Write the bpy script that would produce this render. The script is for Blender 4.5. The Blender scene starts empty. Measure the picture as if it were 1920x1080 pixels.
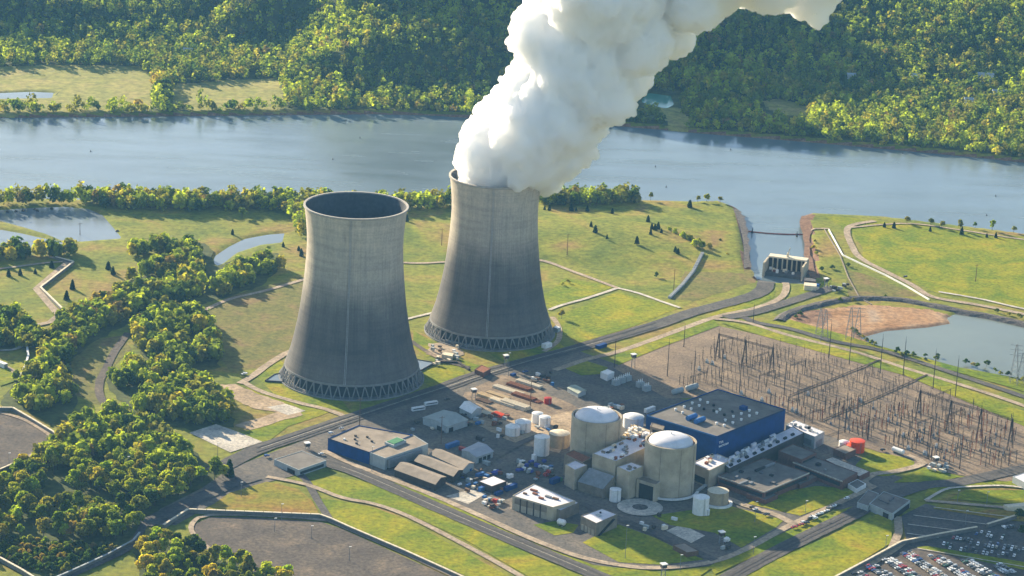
import bpy, bmesh, math, random
import numpy as np
from mathutils import Vector, Matrix
random.seed(7); rng = np.random.default_rng(11)
scene = bpy.context.scene
C = scene.collection
R = math.radians
# ---------------------------------------------------------------- camera
F, PITCH, ROLL, CAMH = 5000.0, R(16.9), R(2.6), 745.0
FWD = Vector((0, math.cos(PITCH), -math.sin(PITCH)))
_r, _u = Vector((1, 0, 0)), Vector((0, math.sin(PITCH), math.cos(PITCH)))
RT = _r*math.cos(ROLL) + _u*math.sin(ROLL)
UP = _u*math.cos(ROLL) - _r*math.sin(ROLL)
CAM = Vector((0, 0, CAMH))
cd = bpy.data.cameras.new('camera'); cam = bpy.data.objects.new('camera', cd); C.objects.link(cam)
cd.sensor_width = 36; cd.lens = F/1920*36; cd.clip_start = 1; cd.clip_end = 40000
cam.matrix_world = Matrix.Translation(CAM) @ Matrix((RT, UP, -FWD)).transposed().to_4x4()
scene.camera = cam
# ---------------------------------------------------------------- light
SUN_EL, SUN_AZ = R(19), math.atan2(-0.62, 0.78)        # from behind and left of the view
sdir = Vector((math.sin(SUN_AZ)*math.cos(SUN_EL), math.cos(SUN_AZ)*math.cos(SUN_EL), math.sin(SUN_EL)))
sl = bpy.data.lights.new('sun', 'SUN'); so = bpy.data.objects.new('sun', sl); C.objects.link(so)
sl.energy = 5.0; sl.angle = R(0.5); sl.color = (1.0, 0.85, 0.61)
so.rotation_euler = sdir.to_track_quat('Z', 'Y').to_euler(); so.location = (0, 0, 900)
wd = bpy.data.worlds.new('World'); scene.world = wd; wd.use_nodes = True
nt = wd.node_tree
sky = nt.nodes.new('ShaderNodeTexSky'); sky.sky_type = 'NISHITA'; sky.sun_disc = False
sky.sun_elevation = SUN_EL; sky.sun_rotation = SUN_AZ; sky.altitude = 300; sky.air_density = 1.0; sky.dust_density = 1.0
bg = nt.nodes['Background']; nt.links.new(sky.outputs[0], bg.inputs[0]); bg.inputs[1].default_value = 0.068
scene.view_settings.view_transform = 'Standard'; scene.view_settings.look = 'None'
scene.view_settings.exposure = 1.7; scene.view_settings.gamma = 1.0
scene.cycles.max_bounces = 72; scene.cycles.diffuse_bounces = 3; scene.cycles.glossy_bounces = 3
scene.cycles.transmission_bounces = 4; scene.cycles.volume_bounces = 72; scene.cycles.transparent_max_bounces = 8
scene.cycles.use_denoising = True

# ---------------------------------------------------------------- pixel <-> world
def ray(px, py): return FWD*F + RT*(px-960) - UP*(py-540)
def P(px, py, z=0.0):
    d = ray(px, py); t = (z-CAMH)/d.z
    return Vector((d.x*t, d.y*t, z))
def PY(px, py, y):
    d = ray(px, py); t = y/d.y
    return CAM + d*t
def proj(x, y, z):
    a = np.stack([x, y, z-CAMH], -1)
    w = a@np.array(FWD)
    return 960+F*(a@np.array(RT))/w, 540-F*(a@np.array(UP))/w, w
def pxm(p):                                             # pixels per metre at a point
    return F/((Vector(p)-CAM).dot(FWD))

# ---------------------------------------------------------------- noise + polygons in numpy
def vnoise(x, y, seed=0):
    def h(i, j):
        n = (i.astype(np.int64)*374761393 + j.astype(np.int64)*668265263 + seed*1442695041) & 0xffffffff
        n = ((n ^ (n >> 13))*1274126177) & 0xffffffff
        return ((n ^ (n >> 16)) & 0xffff)/65535.0
    xi, yi = np.floor(x), np.floor(y); fx, fy = x-xi, y-yi
    fx = fx*fx*(3-2*fx); fy = fy*fy*(3-2*fy)
    a, b, c, d = h(xi, yi), h(xi+1, yi), h(xi, yi+1), h(xi+1, yi+1)
    return (a*(1-fx)+b*fx)*(1-fy)+(c*(1-fx)+d*fx)*fy
def inside(poly, x, y):
    r = np.zeros(np.shape(x), bool); n = len(poly)
    for i in range(n):
        x1, y1 = poly[i]; x2, y2 = poly[(i+1) % n]
        if y1 == y2: continue
        c = ((y1 > y) != (y2 > y)) & (x < (x2-x1)*(y-y1)/(y2-y1)+x1)
        r ^= c
    return r
def sdist(poly, x, y):
    d = np.full(np.shape(x), 1e9); n = len(poly)
    for i in range(n):
        x1, y1 = poly[i]; x2, y2 = poly[(i+1) % n]
        dx, dy = x2-x1, y2-y1; L = dx*dx+dy*dy
        if L == 0: continue
        t = np.clip(((x-x1)*dx+(y-y1)*dy)/L, 0, 1)
        d = np.minimum(d, (x-x1-t*dx)**2+(y-y1-t*dy)**2)
    d = np.sqrt(d)
    return np.where(inside(poly, x, y), -d, d)
def smooth(e0, e1, v):
    t = np.clip((v-e0)/(e1-e0), 0, 1); return t*t*(3-2*t)

# ---------------------------------------------------------------- water outlines (from the shorelines)
RIVER_Z = -4.0
near_sh = [(-900, 385), (0, 372), (150, 376), (400, 381), (700, 388), (850, 386), (1020, 378), (1200, 377), (1290, 380), (1350, 378),
           (1384, 390), (1396, 405), (1402, 440), (1409, 480), (1412, 512), (1430, 530), (1500, 534), (1517, 522), (1511, 480), (1505, 440), (1497, 408),
           (1512, 401), (1560, 403), (1650, 407), (1700, 413), (1800, 425), (1860, 432), (1920, 440), (2700, 520)]
far_sh = [(2700, 395), (2300, 350), (1920, 306), (1850, 298), (1700, 284), (1500, 266), (1300, 250), (1240, 244), (1150, 237), (1000, 229),
          (900, 223), (800, 217), (700, 215), (600, 216), (300, 219), (0, 222), (-900, 236)]
w2 = lambda l, z: [tuple(P(a, b, z)[:2]) for a, b in l]
RIV = w2(near_sh+far_sh, RIVER_Z)
FS = sorted(w2(far_sh, RIVER_Z)); FSX = np.array([p[0] for p in FS]); FSY = np.array([p[1] for p in FS])
PONDS = {
 'settling_pond': ([(-60, 398), (0, 394), (60, 390), (120, 388), (165, 392), (192, 404), (214, 430), (228, 447), (185, 450), (150, 453), (115, 450), (85, 438), (45, 426), (0, 414), (-60, 410)], -1.2),
 'settling_pond_small': ([(-60, 430), (0, 431), (40, 438), (75, 446), (118, 455), (110, 464), (60, 464), (-60, 466)], -1.3),
 'creek': ([(393, 503), (403, 480), (428, 463), (458, 448), (500, 440), (535, 437), (530, 455), (490, 459), (445, 474), (418, 495)], -1.4),
 'holding_pond': ([(1612, 634), (1660, 621), (1740, 614), (1782, 607), (1775, 596), (1800, 588), (1860, 598), (1920, 612), (2150, 660), (2150, 775), (1920, 712), (1800, 692), (1720, 671), (1650, 652)], -.9),
 'field_pond': ([(-40, 176), (60, 172), (101, 174), (98, 184), (-40, 186)], -.3),
 'green_pond': ([(1186, 176), (1215, 174), (1258, 180), (1264, 196), (1250, 204), (1200, 192)], -.35),
}
PW = {k: (w2(v[0], v[1]), v[1]) for k, v in PONDS.items()}
MOUND = P(1090, 440)
def hz(x, y):
    x = np.asarray(x, float); y = np.asarray(y, float)
    z = 7*np.exp(-(((x-MOUND.x)/150)**2+((y-MOUND.y)/90)**2))
    z = z*smooth(0, 40, y-P(1090, 505).y)
    s = y-np.interp(x, FSX, FSY)
    s0 = s; s = np.minimum(s, 760)
    wl = 1-smooth(-330, -200, x); wr = smooth(60, 170, x); wc = np.clip(1-wl-wr, 0, 1)
    n1 = vnoise(x/300+5, y/110+2, 3); n2 = vnoise(x/120, y/70, 5); n3 = vnoise(x/45, y/45, 9)
    hl = 0.15*np.maximum(s-400, 0)+46*smooth(0.45, 0.62, n1)*smooth(470, 560, s)
    hc = 0.20*np.maximum(s-90, 0)+24*smooth(120, 185, s)+60*smooth(300, 400, s)+30*smooth(430, 560, s)
    hr = 0.22*np.maximum(s-320, 0)
    hill = hl*wl+hc*wc+hr*wr+(n2-.5)*(30-12*wr)*smooth(260, 520, s)+70*smooth(370, 460, s)*smooth(-440, -350, x)*(1-smooth(-150, -20, x))*(1-smooth(520, 700, s))+(n3-.5)*7*smooth(150, 450, s)  # holds a ridge term added so its shadow falls over the central slopes
    z = z+np.where(s > 0, np.maximum(hill, 0)+1.0*smooth(0, 60, s), 0)
    d = sdist(RIV, x, y)
    z = np.where(d < 12, z*smooth(0, 12, d)-7.5*(1-np.clip((d+5)/15, 0, 1)), z)
    for k, (pl, lv) in PW.items():
        b = np.array(pl); m = (x > b[:, 0].min()-12) & (x < b[:, 0].max()+12) & (y > b[:, 1].min()-12) & (y < b[:, 1].max()+12)
        if m.any():
            dd = sdist(pl, x[m], y[m]); zz = z[m]
            z[m] = zz-2.6*(1-np.clip((dd+5)/10, 0, 1))
    return z
def hz1(x, y): return float(hz(np.array([x]), np.array([y]))[0])

# ---------------------------------------------------------------- materials
def nodemat(name):
    m = bpy.data.materials.new(name); m.use_nodes = True; n = m.node_tree.nodes
    return m, m.node_tree, n['Principled BSDF']
def ramp(t, fac, stops):
    r = t.nodes.new('ShaderNodeValToRGB'); e = r.color_ramp.elements
    while len(e) < len(stops): e.new(0.5)
    for k, (p, c) in enumerate(stops): e[k].position = p; e[k].color = (*c, 1)
    t.links.new(fac, r.inputs[0]); return r.outputs[0]
def noise(t, scale, detail=4, rough=.6, vec=None, dist=0):
    n = t.nodes.new('ShaderNodeTexNoise'); n.inputs['Scale'].default_value = scale; n.inputs['Detail'].default_value = detail
    n.inputs['Roughness'].default_value = rough; n.inputs['Distortion'].default_value = dist
    if vec is None:
        tc = t.nodes.new('ShaderNodeTexCoord'); vec = tc.outputs['Object']
    t.links.new(vec, n.inputs['Vector']); return n.outputs[0]
def mixc(t, fac, a, b, mode='MIX'):
    m = t.nodes.new('ShaderNodeMix'); m.data_type = 'RGBA'; m.blend_type = mode
    for s, v in ((m.inputs[0], fac), (m.inputs[6], a), (m.inputs[7], b)):
        if isinstance(v, (int, float)): s.default_value = v
        elif isinstance(v, tuple): s.default_value = (*v, 1)
        else: t.links.new(v, s)
    return m.outputs[2]
MATS = {}
def mat(name, col, var=.25, scale=.3, rough=.85, metal=0, spec=.25, fine=2.5):
    """plain weathered surface: base colour with two scales of blotches"""
    if name in MATS: return MATS[name]
    m, t, b = nodemat(name)
    lo = tuple(max(0, c*(1-var)) for c in col); hi = tuple(min(1, c*(1+var)) for c in col)
    c1 = ramp(t, noise(t, scale), [(.3, lo), (.7, hi)])
    f2 = ramp(t, noise(t, fine, 3), [(.3, (1-var*.6,)*3), (.7, (1+var*.3,)*3)])
    t.links.new(mixc(t, 1.0, c1, f2, 'MULTIPLY'), b.inputs['Base Color'])
    b.inputs['Roughness'].default_value = rough; b.inputs['Metallic'].default_value = metal
    b.inputs['Specular IOR Level'].default_value = spec
    MATS[name] = m; return m
def patch(name, stops, scale, stops2=None, scale2=.5, rough=.95, spec=.1, dist=.6, bump=0):
    """ground: a ramp over large noise, times a ramp over fine noise"""
    m, t, b = nodemat(name)
    c = ramp(t, noise(t, scale, 8, .62, dist=dist), stops)
    if stops2: c = mixc(t, 1.0, c, ramp(t, noise(t, scale2, 5, .7), stops2), 'MULTIPLY')
    t.links.new(c, b.inputs['Base Color']); b.inputs['Roughness'].default_value = rough; b.inputs['Specular IOR Level'].default_value = spec
    if bump:
        bn = t.nodes.new('ShaderNodeBump'); bn.inputs['Strength'].default_value = bump; bn.inputs['Distance'].default_value = .6
        t.links.new(noise(t, 1.2, 4, .7), bn.inputs['Height']); t.links.new(bn.outputs[0], b.inputs['Normal'])
    MATS[name] = m; return m
G1 = [(.3, (.55, .55, .55)), (.5, (1, 1, 1)), (.72, (1.5, 1.45, 1.3))]
M_ground = patch('meadow', [(.25, (.06, .095, .014)), (.40, (.125, .155, .02)), (.52, (.19, .195, .026)), (.60, (.23, .18, .04)), (.72, (.25, .15, .065))], .012, G1, .16, bump=.35)
M_lawn = patch('lawn_grass', [(.3, (.07, .135, .006)), (.46, (.15, .185, .007)), (.6, (.25, .235, .009)), (.76, (.28, .17, .02))], .022, G1, .25, bump=.3)
M_lawnrust = patch('dry_lawn_grass', [(.3, (.13, .15, .014)), (.45, (.20, .18, .02)), (.6, (.24, .15, .03)), (.75, (.22, .10, .04))], .03, G1, .25, bump=.3)
M_field = patch('far_field_grass', [(.3, (.16, .18, .04)), (.5, (.24, .23, .06)), (.7, (.30, .25, .09))], .02, G1, .1)
M_brush = patch('rough_grass', [(.25, (.08, .10, .025)), (.5, (.15, .14, .035)), (.7, (.20, .13, .06))], .03, G1, .2, bump=.4)
M_gravel = patch('switchyard_gravel', [(.25, (.135, .105, .08)), (.5, (.205, .155, .112)), (.7, (.28, .21, .145))], .035, G1, .5)
M_yard = patch('yard_asphalt', [(.28, (.075, .07, .068)), (.45, (.115, .105, .095)), (.6, (.15, .13, .11)), (.75, (.20, .165, .125))], .028, G1, .35)
M_asph = patch('asphalt', [(.3, (.065, .062, .062)), (.55, (.10, .093, .088)), (.75, (.14, .125, .11))], .05, G1, .4)
M_lot = patch('worn_lot', [(.25, (.068, .058, .053)), (.5, (.105, .088, .075)), (.64, (.15, .118, .09)), (.78, (.28, .21, .15))], .035, G1, .35)
M_tan = patch('tan_gravel', [(.3, (.24, .19, .135)), (.5, (.33, .26, .19)), (.7, (.42, .34, .25))], .06, G1, .4)
M_dirt = patch('sandy_dirt', [(.25, (.20, .15, .09)), (.5, (.36, .27, .18)), (.7, (.46, .35, .24))], .04, G1, .3)
M_conc = patch('pale_concrete', [(.3, (.32, .29, .25)), (.5, (.45, .41, .35)), (.7, (.58, .53, .46))], .06, G1, .4)
M_mud = patch('red_mud', [(.25, (.20, .105, .05)), (.45, (.31, .18, .095)), (.6, (.35, .23, .14)), (.75, (.31, .235, .175))], .02, G1, .18, dist=1.4)
M_rock = patch('rubble_rock', [(.3, (.055, .05, .05)), (.5, (.11, .10, .095)), (.7, (.19, .16, .14))], .25, G1, .6, bump=1)
M_clay = patch('clay_bank', [(.3, (.12, .07, .045)), (.5, (.21, .12, .075)), (.7, (.28, .18, .12))], .12, G1, .5, bump=.8)
def water(name, deep, rough, bump, bs):
    m, t, b = nodemat(name)
    c = ramp(t, noise(t, .006, 4), [(.3, tuple(v*.85 for v in deep)), (.7, tuple(v*1.15 for v in deep))])
    t.links.new(c, b.inputs['Base Color']); b.inputs['IOR'].default_value = 1.333
    wm = t.nodes.new('ShaderNodeMapping'); wm.inputs['Scale'].default_value = (.004, .022, 1); wm.inputs['Rotation'].default_value = (0, 0, -.12); wc = t.nodes.new('ShaderNodeTexCoord'); t.links.new(wc.outputs['Object'], wm.inputs[0])
    rr = t.nodes.new('ShaderNodeMapRange'); rr.inputs['From Min'].default_value = .35; rr.inputs['From Max'].default_value = .7; rr.inputs['To Min'].default_value = rough*.5; rr.inputs['To Max'].default_value = rough*2.2   # wind streaks
    t.links.new(noise(t, 1.0, 5, .6, vec=wm.outputs[0]), rr.inputs['Value']); t.links.new(rr.outputs[0], b.inputs['Roughness'])
    bn = t.nodes.new('ShaderNodeBump'); bn.inputs['Strength'].default_value = bump; bn.inputs['Distance'].default_value = .5
    mp = t.nodes.new('ShaderNodeMapping'); mp.inputs['Scale'].default_value = (.35, 1, 1); tc = t.nodes.new('ShaderNodeTexCoord')
    t.links.new(tc.outputs['Object'], mp.inputs[0]); t.links.new(noise(t, bs, 5, .65, vec=mp.outputs[0]), bn.inputs['Height'])
    t.links.new(bn.outputs[0], b.inputs['Normal']); return m
M_river = water('river_water', (.13, .17, .19), .16, .35, .12)
M_pond = water('pond_water', (.16, .19, .21), .14, .12, .3)
M_gpond = water('green_water', (.15, .17, .14), .12, .15, .3)
M_teal = water('teal_water', (.06, .24, .17), .10, .05, .3)
def leafmat(name, obj):
    m, t, b = nodemat(name); t.nodes.remove(b)
    a = t.nodes.new('ShaderNodeAttribute'); a.attribute_name = 'tint'
    col = a.outputs['Color']
    if obj:
        oi = t.nodes.new('ShaderNodeObjectInfo'); col = mixc(t, 1.0, col, oi.outputs['Color'], 'MULTIPLY')
    d = t.nodes.new('ShaderNodeBsdfDiffuse'); tr = t.nodes.new('ShaderNodeBsdfTranslucent'); mx = t.nodes.new('ShaderNodeMixShader')
    t.links.new(col, d.inputs[0])
    t.links.new(mixc(t, 1.0, col, (1.14, 1.22, .5), 'MULTIPLY'), tr.inputs[0])
    mx.inputs[0].default_value = .5
    t.links.new(d.outputs[0], mx.inputs[1]); t.links.new(tr.outputs[0], mx.inputs[2])
    t.links.new(mx.outputs[0], t.nodes['Material Output'].inputs[0]); return m
M_leaf, M_leafa = leafmat('leaves', True), leafmat('forest_leaves', False)
M_bark = mat('bark', (.10, .075, .055), .3, 1)
# ---------------------------------------------------------------- mesh builder and object helpers
class MB:
    def __init__(s): s.v = []; s.f = []
    def face(s, pts):
        n = len(s.v); s.v += [tuple(p) for p in pts]; s.f.append(tuple(range(n, n+len(pts)))); return s
    def prism(s, pts, z0, z1, top=True, bottom=False):
        n = len(pts); b = len(s.v)
        a = sum(pts[i][0]*pts[(i+1) % n][1]-pts[(i+1) % n][0]*pts[i][1] for i in range(n))
        if a < 0: pts = pts[::-1]
        s.v += [(p[0], p[1], z0) for p in pts]+[(p[0], p[1], z1) for p in pts]
        for i in range(n): j = (i+1) % n; s.f.append((b+i, b+j, b+n+j, b+n+i))
        if top: s.f.append(tuple(range(b+n, b+2*n)))
        if bottom: s.f.append(tuple(range(b+n-1, b-1, -1)))
        return s
    def box(s, c, size, ang=0, z0=None):
        x, y = size[0]/2, size[1]/2; ca, sa = math.cos(ang), math.sin(ang)
        pts = [(c[0]+u*ca-v*sa, c[1]+u*sa+v*ca) for u, v in ((-x, -y), (x, -y), (x, y), (-x, y))]
        zz = c[2] if len(c) > 2 else 0
        return s.prism(pts, zz, zz+size[2], True, True)
    def lathe(s, c, prof, n=48, cap0=False, cap1=False):
        b = len(s.v)
        for r, z in prof:
            for k in range(n):
                a = 2*math.pi*k/n; s.v.append((c[0]+r*math.cos(a), c[1]+r*math.sin(a), c[2]+z))
        for i in range(len(prof)-1):
            for k in range(n):
                k2 = (k+1) % n; s.f.append((b+i*n+k, b+i*n+k2, b+(i+1)*n+k2, b+(i+1)*n+k))
        if cap0: s.f.append(tuple(b+k for k in range(n-1, -1, -1)))
        if cap1: s.f.append(tuple(b+(len(prof)-1)*n+k for k in range(n)))
        return s
    def tube(s, a, b, r0, r1=None, n=6):
        r1 = r0 if r1 is None else r1
        a, b = Vector(a), Vector(b); d = (b-a).normalized()
        u = d.orthogonal().normalized(); w = d.cross(u); k0 = len(s.v)
        for p, r in ((a, r0), (b, r1)):
            for k in range(n):
                t = 2*math.pi*k/n; s.v.append(tuple(p+u*r*math.cos(t)+w*r*math.sin(t)))
        for k in range(n):
            k2 = (k+1) % n; s.f.append((k0+k, k0+k2, k0+n+k2, k0+n+k))
        s.f.append(tuple(k0+k for k in range(n-1, -1, -1))); s.f.append(tuple(k0+n+k for k in range(n))); return s
    def mesh(s, name, m, org=(0, 0, 0), smooth=False):
        me = bpy.data.meshes.new(name)
        me.from_pydata([(x-org[0], y-org[1], z-org[2]) for x, y, z in s.v], [], s.f)
        me.materials.append(m)
        if smooth: me.polygons.foreach_set('use_smooth', [True]*len(me.polygons))
        me.update(); return me
    def build(s, name, m, parent=None, org=None, smooth=False):
        if org is None: org = parent['_o'] if parent is not None and '_o' in parent else (0, 0, 0)
        o = bpy.data.objects.new(name, s.mesh(name, m, org, smooth)); C.objects.link(o)
        if parent is not None: o.parent = parent
        elif any(org): o.location = org
        return o
def tag(o, label=None, cat=None, group=None, kind=None):
    if label: o['label'] = label
    if cat: o['category'] = cat
    if group: o['group'] = group
    if kind: o['kind'] = kind
    return o
def thing(name, label, cat, org, group=None):
    o = bpy.data.objects.new(name, None); C.objects.link(o); o.location = org; o['_o'] = tuple(org); o.empty_display_size = 2
    return tag(o, label, cat, group)
def copy_tree(o, parent=None):
    c = o.copy(); C.objects.link(c)
    if parent is not None: c.parent = parent
    for ch in list(o.children): copy_tree(ch, c)
    return c
def structure(o): o['kind'] = 'structure'; return o
# ---------------------------------------------------------------- ground, water, roads
def axis(lo, hi, step, far):
    a = list(np.arange(lo, hi+.1, step)); s = step
    l = [lo]; 
    while l[-1] > far[0]: s *= 1.5; l.append(l[-1]-s)
    s = step; h = [hi]
    while h[-1] < far[1]: s *= 1.5; h.append(h[-1]+s)
    return np.array(l[:0:-1]+a+h[1:])
gx = axis(-800, 800, 5, (-9000, 9000)); gy = axis(1700, 4200, 5, (-2000, 16000))
GX, GY = np.meshgrid(gx, gy); GZ = hz(GX.ravel(), GY.ravel())
def npmesh(name, V, faces, m, attr=None):
    me = bpy.data.meshes.new(name); k = faces.shape[1]
    me.vertices.add(len(V)); me.vertices.foreach_set('co', V.astype(np.float32).ravel())
    me.loops.add(faces.size); me.loops.foreach_set('vertex_index', faces.astype(np.int32).ravel())
    me.polygons.add(len(faces)); me.polygons.foreach_set('loop_start', np.arange(0, faces.size, k, dtype=np.int32))
    me.materials.append(m); me.update(calc_edges=True)
    if attr is not None:
        a = me.attributes.new('tint', 'FLOAT_COLOR', 'POINT'); a.data.foreach_set('color', attr.astype(np.float32).ravel())
    return me
nx, ny = len(gx), len(gy)
idx = np.arange(nx*ny).reshape(ny, nx)
gf = np.stack([idx[:-1, :-1].ravel(), idx[:-1, 1:].ravel(), idx[1:, 1:].ravel(), idx[1:, :-1].ravel()], 1)
gm = npmesh('ground', np.stack([GX.ravel(), GY.ravel(), GZ], 1), gf, M_ground)
gm.polygons.foreach_set('use_smooth', [True]*len(gm.polygons))
gcx, gcy = GX.ravel()[gf].mean(1), GY.ravel()[gf].mean(1)
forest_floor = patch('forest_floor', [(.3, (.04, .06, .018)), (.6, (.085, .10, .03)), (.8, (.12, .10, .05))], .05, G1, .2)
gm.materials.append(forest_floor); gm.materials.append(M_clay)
gs = gcy-np.interp(gcx, FSX, FSY); gd = sdist(RIV, gcx, gcy)
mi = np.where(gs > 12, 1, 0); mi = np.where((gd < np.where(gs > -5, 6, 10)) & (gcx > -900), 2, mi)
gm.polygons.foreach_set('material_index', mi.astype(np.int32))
g = bpy.data.objects.new('ground', gm); C.objects.link(g); structure(g)
def sheet(name, x0, x1, y0, y1, z, m):
    return structure(MB().face([(x0, y0, z), (x1, y0, z), (x1, y1, z), (x0, y1, z)]).build(name, m))
sheet('river', -6000, 6000, 2380, 4500, RIVER_Z, M_river)
for k, (pl, lv) in PW.items():
    b = np.array(pl); mm = {'holding_pond': M_gpond, 'green_pond': M_teal}.get(k, M_pond)
    sheet({'settling_pond_small': 'settling_pond'}.get(k, k), b[:, 0].min()-6, b[:, 0].max()+6, b[:, 1].min()-6, b[:, 1].max()+6, lv, mm)
LAY = [0.06]
def lay(): LAY[0] += 0.008; return LAY[0]
def smooth_line(w, step=6.0, closed=False):
    out = []; n = len(w)
    for i in range(n if closed else n-1):
        if closed: p0, p1, p2, p3 = w[i-1], w[i], w[(i+1) % n], w[(i+2) % n]
        else: p0, p1, p2, p3 = w[max(i-1, 0)], w[i], w[i+1], w[min(i+2, n-1)]
        k = max(1, int((p2-p1).length/step))
        for j in range(k):
            t = j/k
            out.append(.5*((2*p1)+(p2-p0)*t+(2*p0-5*p1+4*p2-p3)*t*t+(3*p1-p0-3*p2+p3)*t**3))
    if not closed: out.append(w[-1])
    return out
def road(name, pts, width, m, curve=True, jag=.05):
    w = [P(*p) for p in pts]; L = smooth_line(w) if curve else smooth_line(w, 1e9); z = lay(); mb = MB(); n = len(L)
    rows = []
    for i, p in enumerate(L):
        d = (L[min(i+1, n-1)]-L[max(i-1, 0)]); d.z = 0; d.normalize(); q = Vector((-d.y, d.x, 0))
        a = p+q*width/2*(1+random.uniform(-jag, jag)); b = p-q*width/2*(1+random.uniform(-jag, jag)); rows.append((a, b))
    xs = np.array([[r.x, r.y] for ab in rows for r in ab]); zs = hz(xs[:, 0], xs[:, 1])
    mb.v = [(xs[i, 0], xs[i, 1], zs[i]+z) for i in range(len(xs))]
    mb.f = [(2*i+1, 2*i+3, 2*i+2, 2*i) for i in range(n-1)]
    return structure(mb.build(name, m))
def area(name, pts, m, curve=False, rag=0.0, dz=0.0):
    w = [P(*p) for p in pts]
    if curve or rag: w = smooth_line(w, 5, True) if curve else [a+(b-a)*t/6 for a, b in zip(w, w[1:]+w[:1]) for t in range(6)]
    if rag: w = [p+Vector((random.uniform(-rag, rag), random.uniform(-rag, rag), 0)) for p in w]
    z = lay()+dz; a = sum(w[i-1].x*w[i].y-w[i].x*w[i-1].y for i in range(len(w)))
    if a < 0: w = w[::-1]
    return structure(MB().face([(p.x, p.y, z) for p in w]).build(name, m))
def drape(name, pts, m, cell=2.5):
    w = [P(*p) for p in pts]; wp = [(q.x, q.y) for q in w]; b = np.array(wp); z0 = lay()
    xs = np.arange(b[:, 0].min()-cell, b[:, 0].max()+cell, cell); ys = np.arange(b[:, 1].min()-cell, b[:, 1].max()+cell, cell)
    Xg, Yg = np.meshgrid(xs, ys); Zg = hz(Xg.ravel(), Yg.ravel())+z0; ii = np.arange(Xg.size).reshape(Xg.shape)
    cx, cy = (Xg[:-1, :-1]+cell/2).ravel(), (Yg[:-1, :-1]+cell/2).ravel()
    fc = np.stack([ii[:-1, :-1].ravel(), ii[:-1, 1:].ravel(), ii[1:, 1:].ravel(), ii[1:, :-1].ravel()], 1)
    k = sdist(wp, cx, cy) < (vnoise(cx/7, cy/7, 8)-.5)*7
    o = bpy.data.objects.new(name, npmesh(name, np.stack([Xg.ravel(), Yg.ravel(), Zg], 1), fc[k], m)); C.objects.link(o); return structure(o)
# fields on the far shore
drape('far_field', [(-60, 128), (100, 123), (265, 127), (290, 150), (285, 208), (100, 212), (-60, 216)], M_field, cell=4)
drape('far_field', [(325, 160), (420, 152), (525, 149), (535, 208), (350, 209), (322, 200)], M_field, cell=4)
drape('far_field', [(1425, 190), (1470, 186), (1520, 205), (1510, 222), (1450, 215)], M_field, cell=4)
drape('far_field', [(1235, 203), (1270, 203), (1300, 225), (1285, 243), (1255, 240)], M_field, cell=4)
# lawns, fields and bare ground of the near bank
area('rough_field', [(385, 575), (480, 540), (575, 520), (560, 620), (540, 660), (480, 690), (430, 700), (400, 640)], M_brush, rag=2)
area('rough_field', [(140, 640), (230, 630), (245, 660), (200, 700), (190, 760), (140, 740), (125, 690)], M_brush, rag=2)
area('rough_field', [(1290, 505), (1410, 505), (1415, 530), (1300, 565), (1255, 560)], M_brush, rag=2)
area('rough_field', [(1585, 505), (1640, 520), (1730, 556), (1590, 555)], M_brush, rag=2)
area('clay_bank', [(1366, 392), (1384, 392), (1398, 410), (1405, 450), (1410, 500), (1390, 505), (1378, 480), (1372, 430)], M_rock, rag=2)
area('clay_bank', [(1500, 406), (1530, 402), (1520, 440), (1520, 470), (1535, 520), (1517, 524), (1508, 470)], M_clay, rag=2)
area('lawn', [(1045, 592), (1160, 547), (1272, 578), (1180, 615), (1090, 642), (1052, 625)], M_lawn)
area('lawn', [(1020, 555), (1060, 520), (1150, 538), (1090, 560), (1030, 578)], M_lawn, rag=2)
area('lawn', [(1545, 405), (1590, 408), (1920, 446), (2300, 500), (2300, 660), (1920, 578), (1760, 550), (1700, 525), (1620, 486), (1600, 440)], M_lawn, rag=1)
area('lawn', [(1550, 435), (1575, 440), (1600, 485), (1590, 490)], M_lawn)
area('lawn', [(1560, 525), (1545, 545), (1500, 560), (1500, 540)], M_lawn)
area('lawn', [(1330, 590), (1400, 560), (1455, 545), (1450, 558), (1400, 580), (1340, 598)], M_lawn)
area('lawn', [(480, 705), (520, 670), (540, 690), (640, 750), (660, 775), (520, 745)], M_lawn)
area('lawn', [(460, 725), (560, 760), (620, 772), (600, 780), (540, 800), (500, 830), (440, 815), (560, 775), (470, 735)], M_lawn)
area('lawn', [(520, 825), (640, 783), (655, 784), (560, 815)], M_lawn)
area('lawn', [(775, 620), (810, 640), (830, 660), (800, 670), (775, 650)], M_lawn)
area('lawn', [(785, 700), (850, 685), (872, 700), (850, 718), (815, 730)], M_lawn, curve=True)
area('lawn', [(860, 672), (910, 690), (930, 697), (915, 700), (870, 690)], M_lawn)
area('lawn', [(920, 665), (1045, 640), (1060, 652), (960, 690)], M_lawn)
# dark leaf litter and undergrowth under the woods
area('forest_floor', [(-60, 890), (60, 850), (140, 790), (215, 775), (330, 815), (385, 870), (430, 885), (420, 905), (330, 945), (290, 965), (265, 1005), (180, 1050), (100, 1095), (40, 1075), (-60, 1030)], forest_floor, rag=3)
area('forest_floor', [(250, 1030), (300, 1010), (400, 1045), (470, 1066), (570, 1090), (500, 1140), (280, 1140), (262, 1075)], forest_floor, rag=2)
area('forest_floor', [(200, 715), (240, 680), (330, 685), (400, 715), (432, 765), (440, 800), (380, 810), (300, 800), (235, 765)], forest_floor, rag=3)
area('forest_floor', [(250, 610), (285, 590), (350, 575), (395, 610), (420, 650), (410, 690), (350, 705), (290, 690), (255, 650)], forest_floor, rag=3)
area('forest_floor', [(100, 620), (150, 585), (215, 555), (255, 515), (330, 478), (360, 450), (398, 465), (405, 500), (470, 480), (525, 475), (525, 505), (480, 540), (420, 560), (385, 568), (330, 590), (260, 600), (215, 620), (160, 650), (125, 690), (95, 720), (70, 690)], forest_floor, rag=3)
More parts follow.
